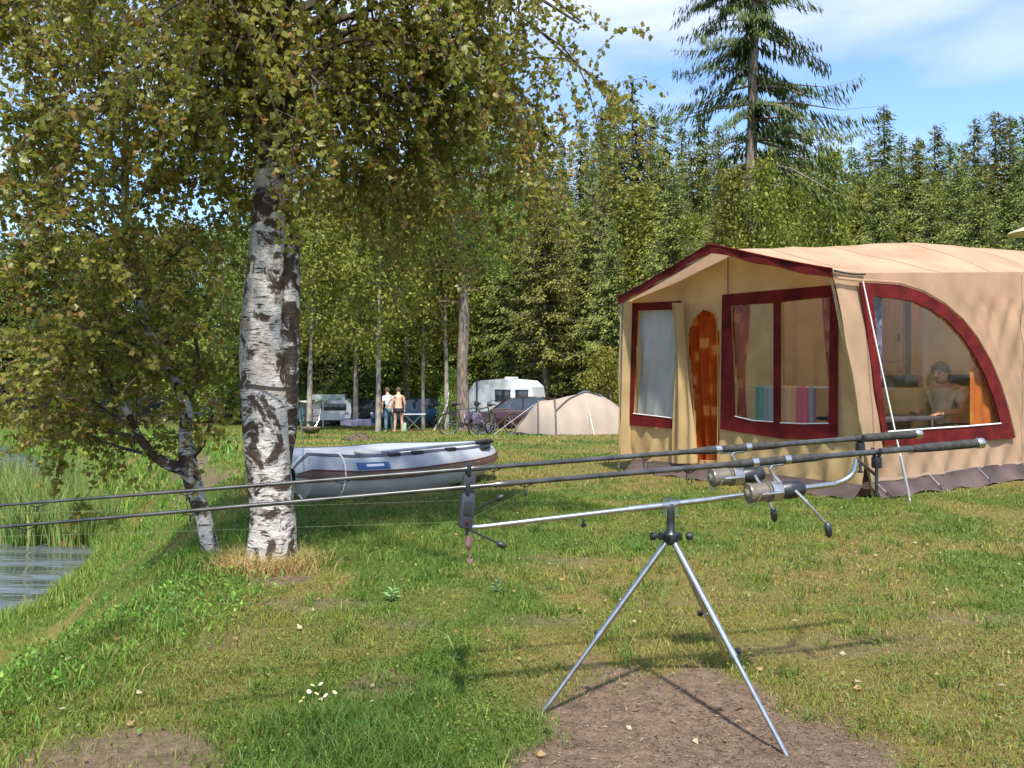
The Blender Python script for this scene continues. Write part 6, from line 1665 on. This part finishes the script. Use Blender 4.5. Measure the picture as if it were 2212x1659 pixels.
# seated person inside the large tent
sp0 = T3(1.08, 2.62, 0); sp0.z = G(sp0.x, sp0.y)
ps_ = thing("person", "seated person in a pale top with forearms on the table inside the large tent", "person", sp0, TR + PI)   # local +x looks towards the tent front
V = {'pel': (0, 0, .52, (.15, .13)), 'wai': (.02, 0, .70, (.125, .15)), 'che': (.06, 0, .90, (.12, .17)), 'sho': (.08, 0, 1.02, (.09, .14)), 'nec': (.11, 0, 1.09, .05), 'hd0': (.15, 0, 1.15, .075), 'hd1': (.17, 0, 1.22, .09), 'hd2': (.16, 0, 1.29, .07)}
E = [('pel', 'wai'), ('wai', 'che'), ('che', 'sho'), ('sho', 'nec'), ('nec', 'hd0'), ('hd0', 'hd1'), ('hd1', 'hd2')]
for k, s in (('l', -1), ('r', 1)):
    V[k + 'hip'] = (.06, s * .1, .50, .09); V[k + 'kn'] = (.46, s * .13, .50, .062); V[k + 'an'] = (.44, s * .13, .10, .042); V[k + 'to'] = (.58, s * .13, .04, .035)
    V[k + 'shj'] = (.08, s * .19, 1.0, .055); V[k + 'el'] = (.16, s * .24, .775, .043); V[k + 'wr'] = (.40, s * .14, .755, .03)
    E += [('pel', k + 'hip'), (k + 'hip', k + 'kn'), (k + 'kn', k + 'an'), (k + 'an', k + 'to'), ('sho', k + 'shj'), (k + 'shj', k + 'el'), (k + 'el', k + 'wr')]
    hand_verts(V, E, k + 'wr', (1, -s * .2, -.1), (0, s * -1.0, 0), k + 'h')
bd = skin_fig("body", V, E, SKIN, ps_); face(bd, V['hd1'][:3], (1, 0, -.2), .092)
hair_cap(ps_, Vector(V['hd1'][:3]) + Vector((-.010, 0, .004)), (1, 0, -.1), .099, mat('grey_brown_hair', (.08, .05, .03), .8, var=.3, scale=40), 2.1)
q = {k: (*V[k][:3], (V[k][3][0] + .016, V[k][3][1] + .016) if isinstance(V[k][3], tuple) else V[k][3] + .014) for k in ('che', 'wai', 'pel', 'sho', 'lshj', 'rshj')}
q.update({'lx': (.14, -.22, .84, .058), 'rx': (.14, .22, .84, .058)})
skin_fig("top", q, [('che', 'wai'), ('wai', 'pel'), ('che', 'sho'), ('sho', 'lshj'), ('sho', 'rshj'), ('lshj', 'lx'), ('rshj', 'rx')], mat("pale_cloth", (.62, .56, .46), .9), ps_)
q = {k: (*V[k][:3], (V[k][3][0] + .012, V[k][3][1] + .012) if isinstance(V[k][3], tuple) else V[k][3] + .012) for k in ('pel', 'lhip', 'rhip', 'lkn', 'rkn', 'lan', 'ran')}
skin_fig("trousers", q, [('pel', 'lhip'), ('pel', 'rhip'), ('lhip', 'lkn'), ('rhip', 'rkn'), ('lkn', 'lan'), ('rkn', 'ran')], mat("dark_trousers", (.04, .04, .055), .9), ps_)
st_ = thing("stool", "plain camping stool under the seated person in the tent", "stool", sp0, TR)
mb = MB(); mb.box((0, 0, .40), (.4, .4, .04), None, .012); mb.build("seat", M['skirt'], st_, local=True)
for a in (-1, 1):
    for b in (-1, 1): mb = MB(); mb.tube([(a * .16, b * .16, .39), (a * .19, b * .19, -.02)], .013, 6); mb.build("leg", M['chrome'], st_, local=True)

# ---- camp furniture and small things on the far lawn
def ground_thing(name, label, cat, u, d, rz=0.0):
    x = ux(u, d); return thing(name, label, cat, (x, d, G(x, d)), rz)
t = ground_thing("camping_table", "pale folding camping table with crossed legs beside the grey trunk", "table", 893, 36, .1)
mb = MB(); mb.box((0, 0, .72), (1.05, .6, .035), None, .01); mb.build("table_top", mat("pale_table", (.50, .50, .58), .5), t, local=True)
for s_ in (-.25, .25):
    mb = MB(); mb.tube([(-.35, s_, -.03), (.35, s_, .70)], .018, 6); mb.tube([(.35, s_, -.03), (-.35, s_, .70)], .018, 6); mb.build("leg_pair", M['chrome'], t, local=True)
t = ground_thing("water_canister", "pale green canister on the grass left of the camping table", "canister", 872, 34.5)
mb = MB(); mb.box((0, 0, .17), (.22, .16, .34), None, .03); mb.build("tank", mat("pale_green_plastic", (.32, .50, .28), .5), t, local=True)
mb = MB(); mb.lathe([(.33, .03), (.39, .03)], (0.05, 0, 0), n=10); mb.build("cap", M['white'], t, local=True)
def folding_chair(label, u, d, rz, c):
    t = ground_thing("folding_chair", label, "chair", u, d, rz); m_ = mat("chair_cloth", c, .85)
    mb = MB(); mb.grid(lambda s, k: Vector((-.24 + .48 * s, -.22 + .44 * k, .42 - .04 * math.sin(PI * k))), 6, 6); mb.build("seat", m_, t, local=True)
    mb = MB(); mb.grid(lambda s, k: Vector((-.25 + .5 * s, .22 + .14 * k, .44 + .48 * k)), 6, 6); mb.build("backrest", m_, t, local=True)
    for s_ in (-.25, .25):
        mb = MB(); mb.tube([(s_, -.24, -.02), (s_, .20, .44), (s_, .37, .95)], .013, 6); mb.build("leg", M['chrome'], t, local=True)
        mb = MB(); mb.tube([(s_, .32, -.02), (s_, -.22, .43)], .013, 6); mb.build("leg", M['chrome'], t, local=True)
        mb = MB(); mb.box((s_, -.02, .64), (.05, .42, .03), None, .01); mb.build("armrest", M['black'], t, local=True)
folding_chair("dark teal folding chair just right of the thick birch trunk", 646, 37, .5, (.03, .10, .12))
folding_chair("grey folding chair in front of the grey-green awning", 672, 36, -.4, (.16, .15, .16))
folding_chair("green folding chair at the far side of the camping table", 868, 38.5, 2.6, (.03, .10, .06))
t = ground_thing("camp_bed", "violet camp bed between the low caravan and the pale-trunked tree", "camp bed", 775, 41, .05)
mb = MB(); mb.grid(lambda s, k: Vector((-.85 + 1.7 * s, -.3 + .6 * k, .42 + .03 * math.sin(s * 8) - .05 * math.sin(PI * k))), 14, 5); mb.build("bed_cloth", mat("violet_cloth", (.13, .11, .26), .85), t, local=True)
mb = MB(); mb.grid(lambda s, k: Vector((-.85 + 1.7 * s, -.31, .12 + .31 * k + .02 * math.sin(s * 14))), 14, 3); mb.build("blanket", mat("pale_violet", (.36, .33, .42), .85), t, local=True)
for x_ in (-.8, 0, .8):
    mb = MB(); mb.tube([(x_, -.3, -.03), (x_, .3, .42)], .014, 6); mb.tube([(x_, .3, -.03), (x_, -.3, .42)], .014, 6); mb.build("leg_pair", M['chrome'], t, local=True)
# heap of brushwood and a fire bowl on the lawn beyond the boat
d = 19.5; hx_ = ux(775, d); t = thing("brushwood_heap", "dark heap of brushwood on the lawn beyond the boat's middle", "heap", (hx_, d, G(hx_, d)))
rb = random.Random(12)
for k in range(34):
    w = rb.random() * 6.28; r0_ = .33 * rb.random(); c = Vector((math.cos(w) * r0_, math.sin(w) * r0_ * .7, .03 + .20 * rb.random() * (1 - r0_ / .36))); dd = Vector((rb.uniform(-1, 1), rb.uniform(-1, 1), rb.uniform(-.25, .35))).normalized() * rb.uniform(.08, .2)
    mb = MB(); mb.tube([c - dd, c + dd * .3 + Vector((0, 0, .01)), c + dd], [.016, .014, .008], 6); mb.build("stick", M['twig'] if k % 4 else M['deadwood'], t, local=True)
mb = MB(); mb.lathe([(-.03, .36), (.05, .33), (.13, .20), (.17, .05)], (0, 0, 0), n=16); mb.build("leaf_pile", mat("dead_leaves", (.06, .045, .025), .95, c2=(.13, .095, .04), scale=14, bump=1, bscale=30), t, local=True)
d = 21; t = ground_thing("fire_bowl", "round dark fire bowl on the lawn beyond the boat, right of the birch", "fire bowl", 672, d)
mb = MB(); mb.lathe([(.10, .06), (.14, .18), (.24, .25), (.27, .25), (.25, .235), (.16, .17), (.13, .05)], n=20); mb.build("bowl", mat("rusty_iron", (.09, .055, .035), .8, c2=(.16, .12, .07), scale=12), t, local=True)
for k in range(3): w = k * 2.09; mb = MB(); mb.tube([(.14 * math.cos(w), .14 * math.sin(w), .15), (.2 * math.cos(w), .2 * math.sin(w), -.03)], .013, 6); mb.build("leg", M['dark_metal'], t, local=True)
t = ground_thing("leaning_pole", "pale birch pole leaning at the shrub right of the camping table", "pole", 952, 37.0)
mb = MB(); mb.tube([(-.32, 0, -.02), (.02, .1, .55), (.28, .2, 1.15), (.34, .3, 1.7)], [.05, .045, .04, .025], 8); mb.build("shaft", M['birch'], t, local=True)
# strap and cord on the birch
bp_ = at(570, 836, by); rs = .151
st = thing("tree_strap", "dark strap tied round the thick birch trunk with a pale cord hanging from it", "strap", (bp_.x, by, bp_.z))
mb = MB()
ring = []
for k in range(29):
    w = 2 * PI * k / 28; ring.append(Vector((bp_.x + .02 + math.cos(w) * (rs + .028), by + .03 + math.sin(w) * (rs + .022), bp_.z + .012 * math.sin(w * 2))))
def band(s, t_):
    k = s * 28; i = min(27, int(k)); a = ring[i].lerp(ring[i + 1], k - i); return a + Vector((0, 0, (t_ - .5) * .024))
mb.grid(band, 56, 2); mb.build("band", mat("dark_web", (.06, .048, .04), .85), st)
ca = at(632, 795, 5.3); cb = at(652, 905, 5.9); cc_ = Vector((cb.x, 6.2, G(cb.x, 6.2)))
mb = MB(); mb.tube([Vector((bp_.x + .16, by + .08, bp_.z + .0)), ca + Vector((.0, 0, 0)), Vector((ux(660, 13.0), 13.0, G(ux(660, 13.0), 13.0) + .02))], .007, 6); mb.build("cord", M['white_line'], st)
# ================================================================== small things on the near lawn
rng = np.random.default_rng(77)
# daisies
wp = mat("daisy_white", (.80, .80, .78), .7); yp = mat("daisy_yellow", (.7, .48, .04), .7); gp = mat("daisy_stem", (.08, .18, .03), .7)
spots = ((655, 1540), (668, 1527), (676, 1512), (692, 1508), (686, 1531), (703, 1534), (722, 1529), (648, 1549), (795, 1446))
for k, (u, v) in enumerate(spots):
    d = H * FPX / (v - V0); x = ux(u, d); z = G(x, d); hgt = .055
    lab = ("daisy standing alone right of the white daisy cluster" if k == 8 else "leftmost and lowest daisy of the white cluster" if k == 7 else "rightmost daisy of the white cluster in the grass" if k == 6 else "topmost daisy of the white cluster" if k == 3 else "white daisy in the small cluster low in the grass")
    dz_ = thing("daisy", lab, "flower", (x, d, z), rng.random() * 6, "daisies in the grass")
    mb = MB(); mb.tube([(0, 0, -.01), (.003, .002, hgt)], .0012, 5); mb.build("stem", gp, dz_, local=True)
    tl_ = Vector((rng.normal(0, .3), -.5, 1)).normalized(); a_ = tl_.orthogonal().normalized(); b_ = tl_.cross(a_); c = Vector((.003, .002, hgt))
    mb = MB()
    for j in range(12):
        w = j * 2 * PI / 12; o_ = a_ * math.cos(w) + b_ * math.sin(w); s_ = tl_.cross(o_)
        mb.add([c + o_ * .003, c + o_ * .0065 + s_ * .0019 + tl_ * .001, c + o_ * .009 + tl_ * .0004, c + o_ * .0065 - s_ * .0019 + tl_ * .001], [(0, 1, 2, 3)])
    mb.build("petals", wp, dz_, local=True, normals=False)
    mb = MB(); mb.lathe([(0, .0045), (.002, .0042), (.0035, .002)], c, tl_, 10); mb.build("centre", yp, dz_, local=True)
# fallen leaves: uncounted litter
n = 620
y = 2.1 + 6.5 * rng.random(n) ** .8; x = (rng.random(n) * 2 - 1) * .64 * y
ok = x > crest_x(y) - .3; x, y = x[ok], y[ok]; n = len(x)
B = np.stack([x, y, gz(x, y) + .008 + .022 * rng.random(n) * (1 - bare_mask(x, y))], 1)
D = rand_dirs(n, rng); D[:, 2] *= .25
c = lerp_c((.20, .11, .04), (.42, .29, .12), rng.random(n)); pale = rng.random(n) < .25; c[pale] = (.5, .42, .27)
V, T, C = kites(B, D, np.tile([[0, 0, 1.]], (n, 1)) * .3 + rand_dirs(n, rng) * np.array([1, 1, .25]), .016 + .02 * rng.random(n), .011 + .012 * rng.random(n), c, .35, .42)
o = link_obj("fallen_leaves", np_mesh("fallen_leaves", V, T, C), M['blade'], smooth_sh=False)
tag(o, "scattered brown and yellow fallen birch leaves on the lawn and bare earth", "leaves", kind="stuff")
# bits of dead stalk and crumbs on the bare earth
n = 5200
x = .62 + rng.normal(0, .42, n); y = 2.62 + rng.normal(0, .40, n)
ok = bare_mask(x, y) > .35; x, y = x[ok], y[ok]; n = len(x)
B = np.stack([x, y, gz(x, y) + .002 + .004 * rng.random(n)], 1); D = rand_dirs(n, rng); D[:, 2] *= .12
c = lerp_c((.12, .08, .05), (.40, .30, .19), rng.random(n) ** 1.5)
V, T, C = kites(B, D, rand_dirs(n, rng), .006 + .022 * rng.random(n) ** 2, .0022 + .004 * rng.random(n), c, .4, .5)
o = link_obj("soil_litter", np_mesh("soil_litter", V, T, C), M['blade'], smooth_sh=False)
tag(o, "fine dry stalks and crumbs lying on the bare earth", "litter", kind="stuff")
# straw ring of dead grass round the birch foot
n = 2600
w = rng.random(n) * 2 * PI; r_ = .14 + np.abs(rng.normal(0, .075, n)); x = bx + np.cos(w) * r_ * 1.15; y = by - .05 + np.sin(w) * r_ - .08 * rng.random(n)
c = lerp_c((.20, .26, .05), (.50, .34, .14), np.clip(rng.random(n) * 1.3 - .1 + .5 * (y < by - .18), 0, 1))
V, T, C = blade_mesh("s", x, y, .05 + .10 * rng.random(n), .0035 + .002 * rng.random(n), .5 + .8 * rng.random(n), c)
o = link_obj("straw_tufts", np_mesh("straw_tufts", V, T, C), M['blade'], smooth_sh=False)
tag(o, "straw-coloured and green tufts ringing the foot of the thick birch", "grass", kind="stuff")
# two single weeds standing out of the lawn
def weed(label, u, v, hgt, cols_, nl, lw):
    d = H * FPX / (v - V0); x = ux(u, d); z = G(x, d)
    t = thing("weed_plant", label, "plant", (x, d, z))
    mb = MB(); mb.tube([(0, 0, -.01), (.004, 0, hgt * .6), (.012, -.004, hgt)], [.003, .0022, .001], 5); mb.build("stem", gp, t, local=True)
    for k in range(nl):
        w = k * 2.4; zz = hgt * (.15 + .8 * k / nl); o_ = Vector((math.cos(w), math.sin(w), .5)).normalized(); s_ = o_.cross(Vector((0, 0, 1))).normalized(); b = Vector((.006 * k / nl, 0, zz)); ln = lw * (1.2 - .6 * k / nl)
        mb = MB(); mb.add([b, b + o_ * ln * .45 + s_ * ln * .22, b + o_ * ln - Vector((0, 0, .2 * ln)), b + o_ * ln * .45 - s_ * ln * .22], [(0, 1, 2), (0, 2, 3)]); mb.build("leaf", mat("weed_leaf", cols_, .7), t, local=True, normals=False)
weed("small grey dead weed standing in the lawn below the reels", 1760, 1215, .055, (.20, .20, .19), 6, .02)
weed("bluish green thistle-like weed in the lawn left of the rod pod", 1072, 1285, .09, (.10, .20, .12), 9, .045)
weed("tuft-like pale green plantain in front of the thick birch", 845, 1300, .07, (.16, .30, .10), 10, .06)
